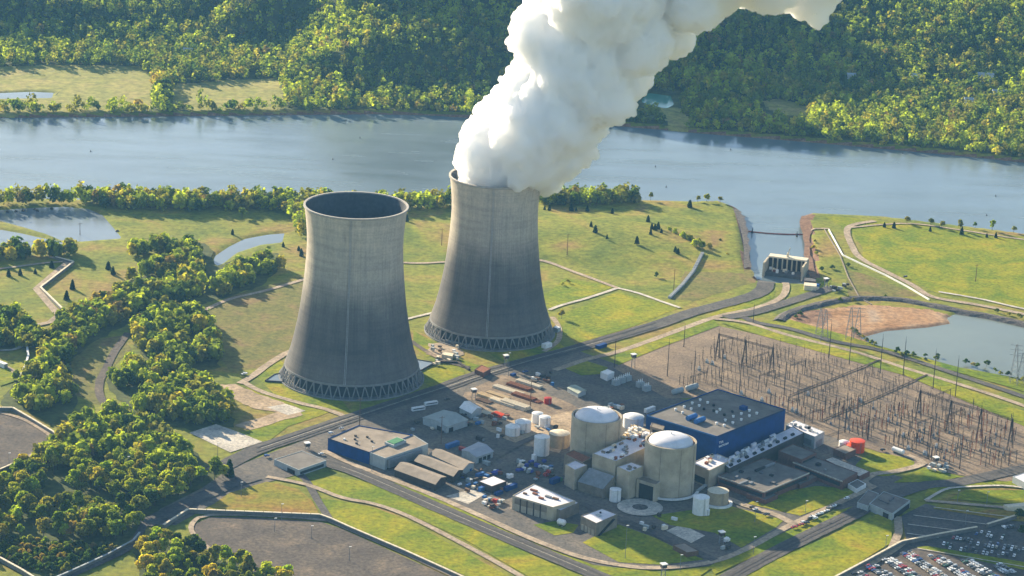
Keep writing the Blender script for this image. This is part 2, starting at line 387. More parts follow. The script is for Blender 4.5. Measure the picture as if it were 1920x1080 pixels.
area('forest_floor', [(-60, 595), (30, 585), (60, 612), (90, 630), (85, 650), (20, 655), (-60, 655)], forest_floor, rag=2)
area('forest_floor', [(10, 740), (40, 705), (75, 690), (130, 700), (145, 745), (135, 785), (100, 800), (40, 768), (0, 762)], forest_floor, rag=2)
# the paved plant site
area('plant_yard', [(430, 880), (520, 845), (640, 798), (900, 702), (1075, 655), (1160, 685), (1260, 745), (1480, 790), (1570, 820), (1640, 880),
      (1720, 905), (1640, 960), (1560, 955), (1480, 995), (1330, 1062), (1240, 1070), (1120, 1062), (1000, 1015), (880, 965), (700, 890), (610, 865), (560, 890), (500, 905), (390, 950), (330, 985), (280, 985), (300, 955), (380, 915)], M_yard)
area('switchyard_ground', [(1150, 690), (1240, 650), (1345, 611), (1420, 628), (1700, 706), (1920, 800), (2100, 860), (2100, 905), (1900, 905), (1820, 895), (1740, 880), (1640, 845), (1480, 795), (1345, 745), (1250, 748)], M_gravel)
M_dirtdk = patch('brown_gravel', [(.25, (.13, .10, .075)), (.5, (.22, .165, .115)), (.7, (.32, .24, .165))], .04, G1, .3)
area('gravel_lot', [(880, 790), (980, 760), (1000, 740), (1070, 765), (1110, 790), (1050, 850), (960, 830)], M_dirt, rag=2)
area('gravel_lot', [(870, 738), (940, 704), (960, 706), (1090, 768), (1000, 785), (930, 790), (890, 760)], M_dirtdk, rag=2.5)
area('parking_lot', [(1690, 968), (1735, 945), (1790, 958), (1920, 975), (2150, 1020), (2150, 1150), (1500, 1150), (1680, 1035), (1700, 1015)], M_asph)
area('parking_lot', [(1520, 1110), (1650, 1050), (1700, 1032), (1760, 1035), (1920, 1068), (2100, 1110), (2100, 1160), (1500, 1160)], M_lot)
area('empty_lot', [(362, 985), (395, 970), (480, 971), (600, 979), (640, 992), (880, 1100), (560, 1130), (400, 1030), (370, 1010)], M_lot)
area('empty_lot', [(-60, 770), (0, 776), (40, 787), (88, 815), (95, 832), (40, 862), (-60, 900)], M_lot)
area('dirt_pad', [(412, 722), (440, 721), (500, 745), (560, 766), (568, 778), (470, 808), (440, 798), (520, 774), (470, 765), (432, 745)], M_dirt, rag=1)
area('concrete_pad', [(500, 764), (536, 758), (573, 771), (540, 779)], M_conc)
area('concrete_pad', [(355, 812), (405, 796), (450, 812), (492, 829), (432, 849)], M_conc)
area('concrete_pad', [(836, 931), (885, 918), (912, 926), (878, 946)], M_conc)
area('concrete_pad', [(1249, 996), (1278, 984), (1322, 1005), (1296, 1019)], M_conc)
area('dirt_patch', [(805, 645), (850, 640), (870, 665), (830, 675), (800, 665)], M_tan, rag=1.5)
drape('red_mudflat', [(1470, 600), (1500, 588), (1550, 580), (1600, 574), (1660, 573), (1740, 581), (1795, 592), (1800, 606), (1745, 621), (1665, 630), (1618, 645), (1570, 626), (1500, 610)], M_mud)
area('clay_bank', [(1475, 592), (1545, 578), (1560, 590), (1545, 612), (1500, 606)], M_clay, rag=2)
# lawns inside the plant
area('lawn', [(575, 905), (625, 893), (700, 908), (860, 980), (1000, 1042), (1130, 1100), (1040, 1110), (870, 1012), (760, 962), (690, 940), (620, 928)], M_lawn)
area('lawn', [(590, 935), (640, 940), (700, 952), (760, 975), (960, 1085), (940, 1110), (860, 1075), (640, 985), (612, 965)], M_lawn)
area('lawn', [(385, 957), (430, 925), (500, 904), (560, 918), (585, 940), (600, 966), (400, 960)], M_lawnrust)
area('lawn', [(730, 905), (760, 908), (900, 973), (1000, 1020), (1110, 1060), (1240, 1074), (1340, 1062), (1300, 1090), (1160, 1090), (1000, 1035), (860, 970)], M_lawn)
area('lawn', [(1092, 1018), (1160, 984), (1230, 1010), (1270, 1030), (1320, 1050), (1240, 1060), (1160, 1055)], M_lawn)
area('lawn', [(1000, 985), (1040, 978), (1085, 985), (1075, 1000), (1040, 1005)], M_lawn)
area('lawn', [(1222, 968), (1290, 958), (1370, 950), (1470, 976), (1455, 990), (1390, 1028), (1340, 1000), (1255, 985)], M_lawn)
area('lawn', [(1400, 945), (1440, 928), (1530, 912), (1610, 918), (1580, 938), (1500, 968)], M_lawn)
area('lawn', [(1330, 1110), (1400, 1072), (1500, 1030), (1600, 985), (1645, 965), (1672, 965), (1672, 1018), (1620, 1050), (1540, 1100)], M_lawn)
area('lawn', [(1330, 1062), (1480, 995), (1560, 962), (1600, 950), (1500, 1005), (1340, 1078)], M_lawn)
area('lawn', [(1603, 879), (1625, 855), (1650, 850), (1714, 867), (1680, 890), (1645, 893)], M_lawn, curve=True)
area('lawn', [(1675, 906), (1732, 877), (1800, 895), (1760, 904)], M_lawn)
area('lawn', [(1733, 932), (1740, 915), (1800, 908), (1920, 902), (2000, 905), (2000, 925), (1860, 912), (1790, 918)], M_lawn)
area('lawn', [(1780, 936), (1810, 920), (1920, 920), (2000, 935), (2000, 948), (1860, 944)], M_lawn)
area('lawn', [(1750, 955), (1760, 945), (1920, 962), (2000, 970), (2000, 985), (1900, 978)], M_lawnrust)
area('lawn', [(1715, 1027), (1740, 1025), (1920, 1055), (2000, 1070), (2000, 1085), (1880, 1062)], M_lawn)
area('lawn', [(1150, 668), (1240, 634), (1338, 600), (1348, 612), (1240, 652), (1160, 685)], M_lawn)
area('lawn', [(1350, 606), (1420, 612), (1560, 648), (1700, 688), (1920, 772), (2100, 840), (2100, 862), (1920, 800), (1700, 706), (1420, 628)], M_lawn)
area('lawn', [(1430, 605), (1500, 620), (1600, 648), (1700, 672), (1800, 700), (1920, 735), (2100, 800), (2100, 770), (1920, 712), (1800, 690), (1650, 650), (1560, 622), (1480, 600)], M_lawn)
area('lawn', [(1060, 692), (1100, 678), (1140, 690), (1130, 702), (1090, 705)], M_lawn)
area('lawn', [(0, 690), (40, 680), (55, 690), (38, 712), (0, 725)], M_lawn)
# roads and tracks
TRACK = M_brush
road('field_track', [(385, 582), (430, 562), (500, 545), (575, 523)], 5, M_tan)
road('field_track', [(240, 625), (215, 660), (200, 690), (186, 720), (192, 752), (225, 778), (250, 790)], 7, M_lot)
road('access_road', [(450, 720), (475, 705), (500, 686), (535, 664), (560, 655)], 7, M_tan)
road('access_road', [(455, 716), (490, 735), (560, 756), (610, 768), (650, 783)], 6, M_tan)
road('access_road', [(650, 782), (600, 800), (560, 815), (520, 832)], 5, M_tan)
road('gravel_path', [(740, 606), (775, 596), (830, 583)], 4, M_conc)
road('gravel_path', [(1030, 582), (1050, 574), (1100, 560), (1158, 541)], 4, M_conc)
road('gravel_path', [(750, 493), (800, 494), (900, 488), (1010, 490), (1080, 512), (1158, 541)], 5, M_tan)
road('gravel_path', [(1158, 541), (1195, 550), (1240, 566), (1275, 578)], 4, M_conc)
road('gravel_path', [(1035, 595), (1048, 615), (1046, 640), (1020, 660)], 5, M_tan)
road('gravel_path', [(770, 640), (800, 660), (840, 680), (880, 690)], 5, M_lot)
road('main_road', [(400, 885), (480, 845), (560, 818), (657, 785), (750, 755), (830, 728), (900, 703), (990, 678), (1060, 660), (1130, 640), (1230, 610), (1300, 586), (1390, 562), (1430, 545), (1438, 515)], 17, M_asph)
road('access_road', [(1040, 695), (1100, 675), (1160, 660), (1240, 632), (1340, 596), (1420, 578), (1465, 558), (1474, 535), (1462, 518)], 7, M_tan)
road('access_road', [(1360, 596), (1420, 585), (1500, 560), (1560, 540)], 13, M_asph)
road('access_road', [(1335, 598), (1400, 606), (1480, 630), (1600, 660), (1700, 692), (1800, 722), (1920, 762), (2100, 830)], 6, M_tan)
road('access_road', [(1395, 596), (1420, 606), (1480, 617), (1560, 640), (1640, 655), (1700, 672), (1800, 705), (1920, 745), (2100, 810)], 8, M_asph)
road('hill_road', [(1640, 415), (1590, 428), (1600, 468), (1618, 488), (1660, 510), (1710, 535), (1750, 558), (1830, 572), (1920, 590), (2100, 630)], 7, M_tan)
road('hill_road', [(1590, 428), (1700, 420), (1800, 432), (1920, 450), (2200, 485)], 4, M_tan)
road('hill_road', [(1760, 548), (1840, 562), (1920, 580), (2100, 615)], 4, M_conc)
road('hill_road', [(1505, 436), (1530, 430), (1555, 430)], 4, M_tan)
road('site_road', [(606, 846), (640, 862), (700, 887), (800, 925), (900, 968), (1000, 1013), (1090, 1046), (1170, 1062), (1240, 1066), (1330, 1056), (1400, 1030), (1480, 987), (1560, 950), (1640, 912)], 6, M_tan)
road('site_road', [(585, 862), (650, 880), (700, 900), (850, 966), (1000, 1030), (1100, 1072), (1200, 1115)], 15, M_asph)
road('site_road', [(1310, 1120), (1400, 1066), (1500, 1014), (1600, 965), (1650, 938), (1730, 912), (1800, 905), (1920, 880), (2100, 850)], 15, M_asph)
road('site_road', [(560, 888), (576, 905), (590, 930), (605, 955), (618, 975)], 6, M_asph)
road('footpath', [(500, 895), (575, 910), (640, 934), (700, 946), (760, 967), (850, 1012), (960, 1072), (1020, 1110)], 5, M_tan)
road('lot_rim_road', [(405, 1040), (370, 1012), (358, 990), (372, 972), (395, 967), (480, 968), (600, 976), (640, 988), (760, 1040), (880, 1096)], 4, M_tan)
road('lot_rim_road', [(-40, 770), (0, 775), (45, 788), (90, 815), (95, 832), (40, 864), (-40, 900)], 4, M_tan)
road('site_road', [(1640, 915), (1620, 905), (1640, 890), (1680, 885), (1730, 870), (1700, 855)], 7, M_tan)
road('site_road', [(880, 880), (960, 900), (1040, 930), (1100, 950), (1200, 990), (1290, 1030), (1340, 1052)], 8, M_asph)
road('site_road', [(1340, 925), (1400, 950), (1450, 965), (1490, 985)], 7, M_tan)
road('site_road', [(640, 850), (760, 800), (860, 765)], 8, M_asph)
road('site_road', [(860, 900), (960, 840), (1020, 815)], 7, M_yard)
road('hill_road', [(-40, 510), (40, 500), (85, 494), (118, 492)], 4, M_tan)
road('hill_road', [(95, 482), (128, 492), (68, 543), (110, 592), (95, 605), (65, 612)], 7, M_tan, curve=False)
road('hill_road', [(-40, 658), (25, 657), (45, 645)], 4, M_conc)
road('hill_road', [(-20, 690), (15, 690), (35, 710)], 4, M_tan)
road('lot_entry', [(270, 985), (330, 955), (420, 915), (480, 895)], 14, M_asph)
road('lot_entry', [(100, 1095), (180, 1060), (240, 1030), (262, 1000), (270, 985)], 6, M_asph)
road('lot_entry', [(1672, 1030), (1685, 1000), (1683, 970)], 6, M_tan, curve=False)
road('lot_entry', [(1540, 1110), (1620, 1065), (1670, 1035), (1690, 1020)], 7, M_dirt)
road('footpath', [(1735, 940), (1770, 920), (1800, 915), (1880, 912), (1930, 918)], 3, M_conc)
road('footpath', [(1735, 940), (1850, 950), (1900, 955)], 5, M_tan)
wear = mat('tyre_worn_asphalt', (.055, .05, .05), .3, .2)
for pts, w_, off in (([(585, 862), (650, 880), (700, 900), (850, 966), (1000, 1030), (1100, 1072), (1200, 1115)], 2.6, 4), ([(1310, 1120), (1400, 1066), (1500, 1014), (1600, 965), (1650, 938)], 2.6, 3.5), ([(480, 845), (560, 818), (657, 785), (750, 755), (830, 728), (900, 703), (990, 678), (1060, 660), (1130, 640), (1230, 610)], 2.4, 4)):
    for dy in (-off, off): road('road_wear', [(a, b+dy) for a, b in pts], w_, wear, jag=.3)
road('road_stripe', [(490, 842), (657, 786), (830, 729), (990, 679), (1130, 641)], .45, M_conc)
road('road_stripe', [(640, 877), (700, 900), (850, 966), (1000, 1030), (1100, 1072)], .45, M_conc)
for pts in ([(1712, 968), (1850, 985)], [(1702, 985), (1800, 997)], [(1700, 1002), (1760, 1010)], [(1750, 953), (1900, 972)], [(1720, 1030), (1920, 1065)]):
    road('parking_stripe', pts, 1.2, M_conc, curve=False)
for pts in ([(1480, 743), (1560, 712), (1650, 676)], [(1540, 790), (1640, 748), (1738, 704)]):
    road('cable_trench', pts, 2.0, mat('trench_cover', (.05, .035, .03), .3), curve=False)
for r0, r1, m in ((17.5, 6, M_conc), (6, 0, M_rock)):
    c = P(1200, 953); z = lay(); mb = MB(); n = 40
    for k in range(n):
        a, b = 2*math.pi*k/n, 2*math.pi*(k+1)/n
        q = [(c.x+r*math.cos(t), c.y+r*math.sin(t), z) for r, t in ((r0, a), (r0, b), (r1, b), (r1, a))]
        mb.face(q if r1 else q[:3])
    structure(mb.build('concrete_ring' if r1 else 'rubble_bed', m))
# ---------------------------------------------------------------- cooling towers
def tower_mat(name):
    m, t, b = nodemat(name)
    tc = t.nodes.new('ShaderNodeTexCoord'); sp = t.nodes.new('ShaderNodeSeparateXYZ'); t.links.new(tc.outputs['Object'], sp.inputs[0])
    at = t.nodes.new('ShaderNodeMath'); at.operation = 'ARCTAN2'; t.links.new(sp.outputs[1], at.inputs[0]); t.links.new(sp.outputs[0], at.inputs[1])
    cb = t.nodes.new('ShaderNodeCombineXYZ')
    s1 = t.nodes.new('ShaderNodeMath'); s1.operation = 'MULTIPLY'; s1.inputs[1].default_value = 38; t.links.new(at.outputs[0], s1.inputs[0])
    s2 = t.nodes.new('ShaderNodeMath'); s2.operation = 'MULTIPLY'; s2.inputs[1].default_value = .012; t.links.new(sp.outputs[2], s2.inputs[0])
    t.links.new(s1.outputs[0], cb.inputs[0]); t.links.new(s2.outputs[0], cb.inputs[1])
    streak = noise(t, 1.0, 4, .7, vec=cb.outputs[0])
    blot = noise(t, .035, 4, .6)
    # weather stain: the lower half of the shell is dark, its upper edge uneven
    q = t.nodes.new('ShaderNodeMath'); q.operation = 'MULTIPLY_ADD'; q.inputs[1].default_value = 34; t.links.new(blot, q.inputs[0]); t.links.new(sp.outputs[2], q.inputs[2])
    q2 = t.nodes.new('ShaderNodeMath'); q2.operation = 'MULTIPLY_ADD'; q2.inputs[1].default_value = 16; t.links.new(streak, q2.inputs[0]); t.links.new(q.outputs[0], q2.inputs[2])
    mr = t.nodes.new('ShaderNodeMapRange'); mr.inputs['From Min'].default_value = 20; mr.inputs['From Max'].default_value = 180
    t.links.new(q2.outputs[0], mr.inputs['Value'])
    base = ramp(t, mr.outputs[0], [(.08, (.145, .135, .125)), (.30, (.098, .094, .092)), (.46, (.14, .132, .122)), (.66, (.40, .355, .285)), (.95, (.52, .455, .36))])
    st = ramp(t, streak, [(.25, (.82, .82, .84)), (.55, (1, 1, 1)), (.8, (1.1, 1.08, 1.05))])
    col = mixc(t, 1.0, base, st, 'MULTIPLY')
    fine = ramp(t, noise(t, .6, 3), [(.3, (.86, .86, .88)), (.7, (1.1, 1.1, 1.08))])
    col = mixc(t, 1.0, col, fine, 'MULTIPLY')
    # lift lines of the formwork
    lf = t.nodes.new('ShaderNodeMath'); lf.operation = 'PINGPONG'; lf.inputs[1].default_value = 1.5; t.links.new(sp.outputs[2], lf.inputs[0])
    col = mixc(t, 1.0, col, ramp(t, lf.outputs[0], [(0, (.9, .9, .9)), (.12, (1, 1, 1))]), 'MULTIPLY')
    cz = t.nodes.new('ShaderNodeCombineXYZ'); s3 = t.nodes.new('ShaderNodeMath'); s3.operation = 'MULTIPLY'; s3.inputs[1].default_value = .22; t.links.new(sp.outputs[2], s3.inputs[0]); t.links.new(s3.outputs[0], cz.inputs[2])
    s4 = t.nodes.new('ShaderNodeMath'); s4.operation = 'MULTIPLY'; s4.inputs[1].default_value = .6; t.links.new(at.outputs[0], s4.inputs[0]); t.links.new(s4.outputs[0], cz.inputs[0])
    col = mixc(t, 1.0, col, ramp(t, noise(t, 1.0, 3, .7, vec=cz.outputs[0]), [(.32, (.84, .84, .85)), (.5, (1, 1, 1)), (.7, (1.12, 1.1, 1.08))]), 'MULTIPLY')   # pour lifts
    cp = t.nodes.new('ShaderNodeCombineXYZ'); s5 = t.nodes.new('ShaderNodeMath'); s5.operation = 'MULTIPLY'; s5.inputs[1].default_value = 5; t.links.new(at.outputs[0], s5.inputs[0]); t.links.new(s5.outputs[0], cp.inputs[0])
    s6 = t.nodes.new('ShaderNodeMath'); s6.operation = 'MULTIPLY'; s6.inputs[1].default_value = .03; t.links.new(sp.outputs[2], s6.inputs[0]); t.links.new(s6.outputs[0], cp.inputs[2])
    col = mixc(t, 1.0, col, ramp(t, noise(t, 1.3, 5, .65, vec=cp.outputs[0]), [(.35, (.86, .87, .88)), (.52, (1, 1, 1)), (.72, (1.14, 1.12, 1.1))]), 'MULTIPLY')   # run-off and patches
    t.links.new(col, b.inputs['Base Color']); b.inputs['Roughness'].default_value = .9; b.inputs['Specular IOR Level'].default_value = .15
    return m
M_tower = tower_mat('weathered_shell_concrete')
M_dark = mat('dark_fill', (.035, .04, .045), .3)  # near-black fill inside the foot of the tower
M_col = mat('column_concrete', (.21, .205, .20), .2)
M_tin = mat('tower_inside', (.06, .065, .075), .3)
PROF = [(57.2, 12.5), (55.6, 18), (52.6, 27), (50.0, 38), (47.6, 50), (45.6, 62), (44.2, 73), (42.9, 85), (41.8, 97), (41.0, 109), (40.7, 119), (40.9, 128), (41.6, 137), (42.6, 146), (43.6, 153)]
def cooling_tower(c, k, label):
    t = thing('cooling_tower', label, 'cooling tower', tuple(c))
    p = [(r*k, z*k) for r, z in PROF]
    inner = [(r-0.9, z) for r, z in p][::-1]
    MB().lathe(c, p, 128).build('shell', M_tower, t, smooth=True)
    MB().lathe(c, inner, 128).build('inner_shell', M_tin, t, smooth=True)
    z = 153*k; r = 43.6*k
    MB().lathe(c, [(r, z-1.6), (r+.8, z-1.0), (r+.8, z+.3), (r-1.0, z+.3), (r-1.0, z-1.0)], 128).build('rim', mat('rim_concrete', (.38, .345, .30), .15), t)
    MB().lathe(c, [(57.2*k+.5, 12.3*k-1.5), (57.2*k+.5, 12.3*k+.4), (57.2*k-1.3, 12.3*k+.4), (57.2*k-1.3, 12.3*k-1.5), (57.2*k+.5, 12.3*k-1.5)], 96).build('ring_beam', M_col, t)
    MB().lathe(c, [(62.6*k, -.5), (62.6*k, 1.2), (61.6*k, 1.2), (61.6*k, .4), (2, .4)], 96).build('basin', mat('basin_concrete', (.2, .2, .19), .2), t)
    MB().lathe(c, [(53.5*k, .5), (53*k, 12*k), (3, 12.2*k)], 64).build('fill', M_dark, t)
    n = 48
    for i in range(n):
        a0 = 2*math.pi*i/n; mb = MB()
        for s in (-1, 1):
            a1 = a0+s*math.pi/n*.86
            mb.tube((c[0]+57.0*k*math.cos(a0), c[1]+57.0*k*math.sin(a0), 11.5*k), (c[0]+61*k*math.cos(a1), c[1]+61*k*math.sin(a1), .3), .52, n=6)
        mb.build('support_column', M_col, t)
    # the ladder cage running up the shell on the side towards the plant
    mb = MB(); a = R(-92)
    for (r0, z0), (r1, z1) in zip(p, p[1:]):
        for da in (-.011, .011):
            mb.tube((c[0]+(r0+.6)*math.cos(a+da), c[1]+(r0+.6)*math.sin(a+da), z0), (c[0]+(r1+.6)*math.cos(a+da), c[1]+(r1+.6)*math.sin(a+da), z1), .22, n=4)
    mb.build('ladder', mat('galvanised_steel', (.4, .4, .4), .2), t)
    return t
T1 = P(659, 707); T2 = P(918, 621)
cooling_tower(T1, 1.0, 'nearer concrete cooling tower with an open dark mouth and no steam')
cooling_tower(T2, 0.955, 'farther concrete cooling tower pouring white steam from its mouth')
# open cold-water flumes at the foot of the towers
def flume(pts, label):
    w = [P(*q) for q in pts]; t = thing('cooling_basin', label, 'basin', tuple(w[0]))
    mb = MB()
    for a, b in zip(w, w[1:]+w[:1]): mb.prism(wall_quad(a, b, .6), 0, 1.6)
    mb.build('basin_wall', mat('dark_wall', (.06, .06, .06), .3), t)
    MB().face([(q.x, q.y, 1.0) for q in (w if area2(w) > 0 else w[::-1])]).build('basin_water', M_pond, t)
def area2(w): return sum(w[i-1][0]*w[i][1]-w[i][0]*w[i-1][1] for i in range(len(w)))
def wall_quad(a, b, th):
    d = Vector((b[0]-a[0], b[1]-a[1], 0)); d.normalize(); q = Vector((-d.y, d.x, 0))*th/2
    return [(a[0]+q.x, a[1]+q.y), (a[0]-q.x, a[1]-q.y), (b[0]-q.x, b[1]-q.y), (b[0]+q.x, b[1]+q.y)]
flume([(497, 716), (515, 704), (527, 702), (530, 718)], 'small pale water basin at the left foot of the nearer tower')
flume([(780, 676), (815, 682), (788, 697), (782, 697)], 'pale triangular water basin at the right foot of the nearer tower')
flume([(560+250, 680), (860, 683), (862, 687), (812, 686)], 'narrow dark flume between the two tower basins') if False else None

# ---------------------------------------------------------------- steam plume
def plume():
    D = T2.y; s = 1/2.06
    B = [(930, 326, 72, 0), (900, 312, 44, 0), (962, 318, 66, 0), (1015, 315, 48, 0), (1052, 305, 34, -10), (905, 290, 34, -20), (945, 295, 60, 10),
         (935, 272, 62, 10), (998, 268, 78, -20), (1060, 268, 56, 15), (905, 258, 34, -10), (1095, 258, 30, 0),
         (962, 228, 66, 20), (1030, 222, 82, -25), (1092, 228, 52, 20), (918, 236, 36, 0), (1120, 215, 30, -15),
         (985, 182, 56, -10), (1055, 175, 92, 25), (1128, 180, 55, -30), (952, 198, 34, 10), (1165, 160, 36, 10),
         (1008, 126, 54, 10), (1085, 115, 95, -20), (1158, 128, 56, 25), (978, 140, 28, -10), (1200, 100, 45, -10),
         (1018, 66, 60, -15), (1105, 52, 100, 30), (1195, 76, 64, -25), (1255, 62, 45, 10), (982, 84, 26, 0), (988, 48, 20, 10),
         (1040, -5, 58, 10), (1135, -18, 108, -30), (1238, 10, 76, 30), (1305, 8, 52, -20), (1350, -10, 40, 0),
         (1395, -28, 44, 15), (1448, -14, 40, -10), (1508, -8, 44, 10), (1548, -24, 34, 0), (1470, 5, 20, 0), (1528, 18, 22, 0),
         (1240, -95, 115, 20), (1390, -115, 105, -30), (1530, -120, 105, 20), (1090, -90, 80, -10), (1330, -190, 130, 30), (1500, -210, 140, -30),
         (1660, -180, 130, 20), (1650, -300, 150, 0), (1850, -300, 170, 0), (978, 334, 24, -34), (1003, 332, 28, -24), (1024, 326, 32, -8)]
    bm = bmesh.new(); rr = random.Random(3)
    for px, py, r, dz in B:
        p = PY(px, py, D+dz); rad = r*s
        bmesh.ops.create_icosphere(bm, subdivisions=3, radius=rad, matrix=Matrix.Translation(p))
        if py > -60:
            for _ in range(18):                                  # billows budding from each puff
                d = Vector((rr.gauss(0, 1), rr.gauss(0, 1), rr.gauss(0, .8))).normalized()
                q = p+d*rad*.86; r2 = rad*rr.uniform(.14, .36)
                if q.z < 158 and (q-Vector((T2.x, T2.y, q.z))).length > 36 and q.x < T2.x+30: continue
                bmesh.ops.create_icosphere(bm, subdivisions=2, radius=r2, matrix=Matrix.Translation(q))
    me = bpy.data.meshes.new('steam_plume'); bm.to_mesh(me); bm.free()
    o = bpy.data.objects.new('steam_plume', me); C.objects.link(o)
    rm = o.modifiers.new('skin', 'REMESH'); rm.mode = 'VOXEL'; rm.voxel_size = 1.5
    for i, (sc, st) in enumerate(((30, 14), (14, 11), (7, 6.5), (3.5, 3))):
        tx = bpy.data.textures.new('billow', 'CLOUDS'); tx.noise_scale = sc; tx.noise_depth = 2; tx.noise_type = 'SOFT_NOISE'
        d = o.modifiers.new('billow', 'DISPLACE'); d.texture = tx; d.strength = st; d.mid_level = .5; d.texture_coords = 'GLOBAL'
    r2 = o.modifiers.new('skin_clean', 'REMESH'); r2.mode = 'VOXEL'; r2.voxel_size = 1.4
    m = bpy.data.materials.new('steam'); m.use_nodes = True; n = m.node_tree.nodes; n.remove(n['Principled BSDF'])
    v = n.new('ShaderNodeVolumePrincipled'); v.inputs['Color'].default_value = (1, 1, 1, 1); v.inputs['Density'].default_value = .5; v.inputs['Anisotropy'].default_value = .5
    m.node_tree.links.new(v.outputs[0], n['Material Output'].inputs['Volume']); me.materials.append(m)
    tag(o, 'billowing white steam plume rising from the farther cooling tower and drifting right', 'steam plume')
plume()
# ---------------------------------------------------------------- building helpers
M_gray = mat('grey_roofing', (.145, .13, .115), .3, .12); M_roofdk = mat('dark_roofing', (.10, .098, .10), .3, .1)
M_rooftan = mat('tan_roofing', (.25, .205, .16), .25, .1); M_roofwh = mat('white_roofing', (.66, .63, .66), .15, .15)
M_blue = mat('blue_cladding', (.004, .045, .19), .2, .15, .65, 0, .12); M_bluelt = mat('light_blue_metal', (.035, .14, .36), .2, .3, .5)
M_cont = mat('buff_concrete', (.44, .37, .265), .24, .09); M_contd = mat('brown_concrete', (.22, .18, .135), .25, .2)
M_metal = mat('grey_metal_sheet', (.20, .21, .22), .2, .3, .5); M_white = mat('white_paint', (.75, .74, .72), .12, .5, .5)
M_dome = mat('pale_dome', (.68, .66, .68), .12, .12, .6); M_brick = mat('red_brown_brick', (.16, .075, .055), .25, .6)
M_black = mat('dark_opening', (.018, .018, .02), .2); M_glass = mat('window_glass', (.03, .04, .05), .2, .5, .15, 0, .6)
M_orange = mat('orange_paint', (.75, .07, .012), .12, .5, .5); M_red = mat('red_paint', (.40, .025, .02), .2, .5, .5)
M_rust = mat('rusty_steel', (.22, .075, .035), .35, .6); M_timber = mat('pale_timber', (.58, .43, .24), .2, .8); M_tarp = mat('cream_tarp', (.66, .57, .42), .15, .5)
M_wood = mat('brown_wood', (.15, .085, .05), .3, .6); M_green = mat('green_canvas', (.05, .2, .09), .2, .5); M_steel = mat('dark_steel', (.055, .045, .042), .3)
M_wallgr = mat('pale_grey_wall', (.35, .38, .38), .15, .3); M_tantank = mat('tan_tank_paint', (.40, .31, .2), .15, .4)
M_blind = mat('cream_panel', (.38, .33, .25), .15, .4); M_purple = mat('blue_tarp', (.05, .06, .3), .2, .5); M_yellow = mat('yellow_paint', (.65, .4, .04), .15, .5)
def quadpts(px, h):
    """roof corners seen in the photo (left, near, right) lifted to their height, squared into a parallelogram: order L, N, R, T"""
    w = [P(a, b, h) for a, b in px]
    L, N, Rr = w[:3]; T = w[3] if len(w) > 3 else L+Rr-N
    c = [Vector((q.x, q.y, 0)) for q in (L, N, Rr, T)]
    return c
def inset(c, d):
    o = sum(c, Vector())/len(c); return [q+(o-q).normalized()*d for q in c]
def building(name, label, cat, px, h, wall, roof, par=.7, z0=0.0, group=None, eave=None):
    c = quadpts(px, h); o = sum(c, Vector())/4; t = thing(name, label, cat, (o.x, o.y, z0), group)
    t['_c'] = [tuple(q) for q in c]; t['_h'] = h; t['_z'] = z0
    mb = MB(); i = inset(c, .7)
    for k in range(4):
        j = (k+1) % 4
        mb.face([(c[k].x, c[k].y, z0), (c[j].x, c[j].y, z0), (c[j].x, c[j].y, h), (c[k].x, c[k].y, h)])
        mb.face([(c[k].x, c[k].y, h), (c[j].x, c[j].y, h), (i[j].x, i[j].y, h), (i[k].x, i[k].y, h)])
        mb.face([(i[k].x, i[k].y, h), (i[j].x, i[j].y, h), (i[j].x, i[j].y, h-par), (i[k].x, i[k].y, h-par)])
    mb.build('wall', wall, t)
    MB().prism([(q.x, q.y) for q in i], h-par-.6, h-par*.75, True).build('roof', roof, t)
    return t
def at(t, u, v, z=0):
    """point on a building: u from L to N, v from L to T (0..1)"""
    L, N, Rr, T = [Vector(q) for q in t['_c']]
    p = L+(N-L)*u+(T-L)*v; return Vector((p.x, p.y, z))
def side(t, k, u0, u1, z0, z1, m, name, th=.25, parent=None):
    """panel standing proud of wall k (0 = left-near face, 1 = near-right face, 2 = back-right, 3 = back-left)"""
    c = [Vector(q) for q in t['_c']]; a, b = c[k], c[(k+1) % 4]; o = sum(c, Vector())/4
    p, q = a+(b-a)*u0, a+(b-a)*u1; n = (a+b)/2-o; d = (b-a).normalized(); n = n-d*n.dot(d); n.normalize()
    mb = MB(); mb.prism([(p.x, p.y), (q.x, q.y), (q.x+n.x*th, q.y+n.y*th), (p.x+n.x*th, p.y+n.y*th)], z0, z1, True, True)
    return mb.build(name, m, t if parent is None else parent, org=t['_o'])
def rbox(t, u, v, su, sv, hh, m, name, z=None):
    """box on the roof, aligned with the building"""
    zz = t['_h']-.5 if z is None else z; L, N, Rr, T = [Vector(q) for q in t['_c']]; du = (N-L).normalized(); dv = (T-L).normalized(); p = at(t, u, v)
    q = [p-du*su/2-dv*sv/2, p+du*su/2-dv*sv/2, p+du*su/2+dv*sv/2, p-du*su/2+dv*sv/2]
    return MB().prism([(a.x, a.y) for a in q], zz, zz+hh, True, True).build(name, m, t)
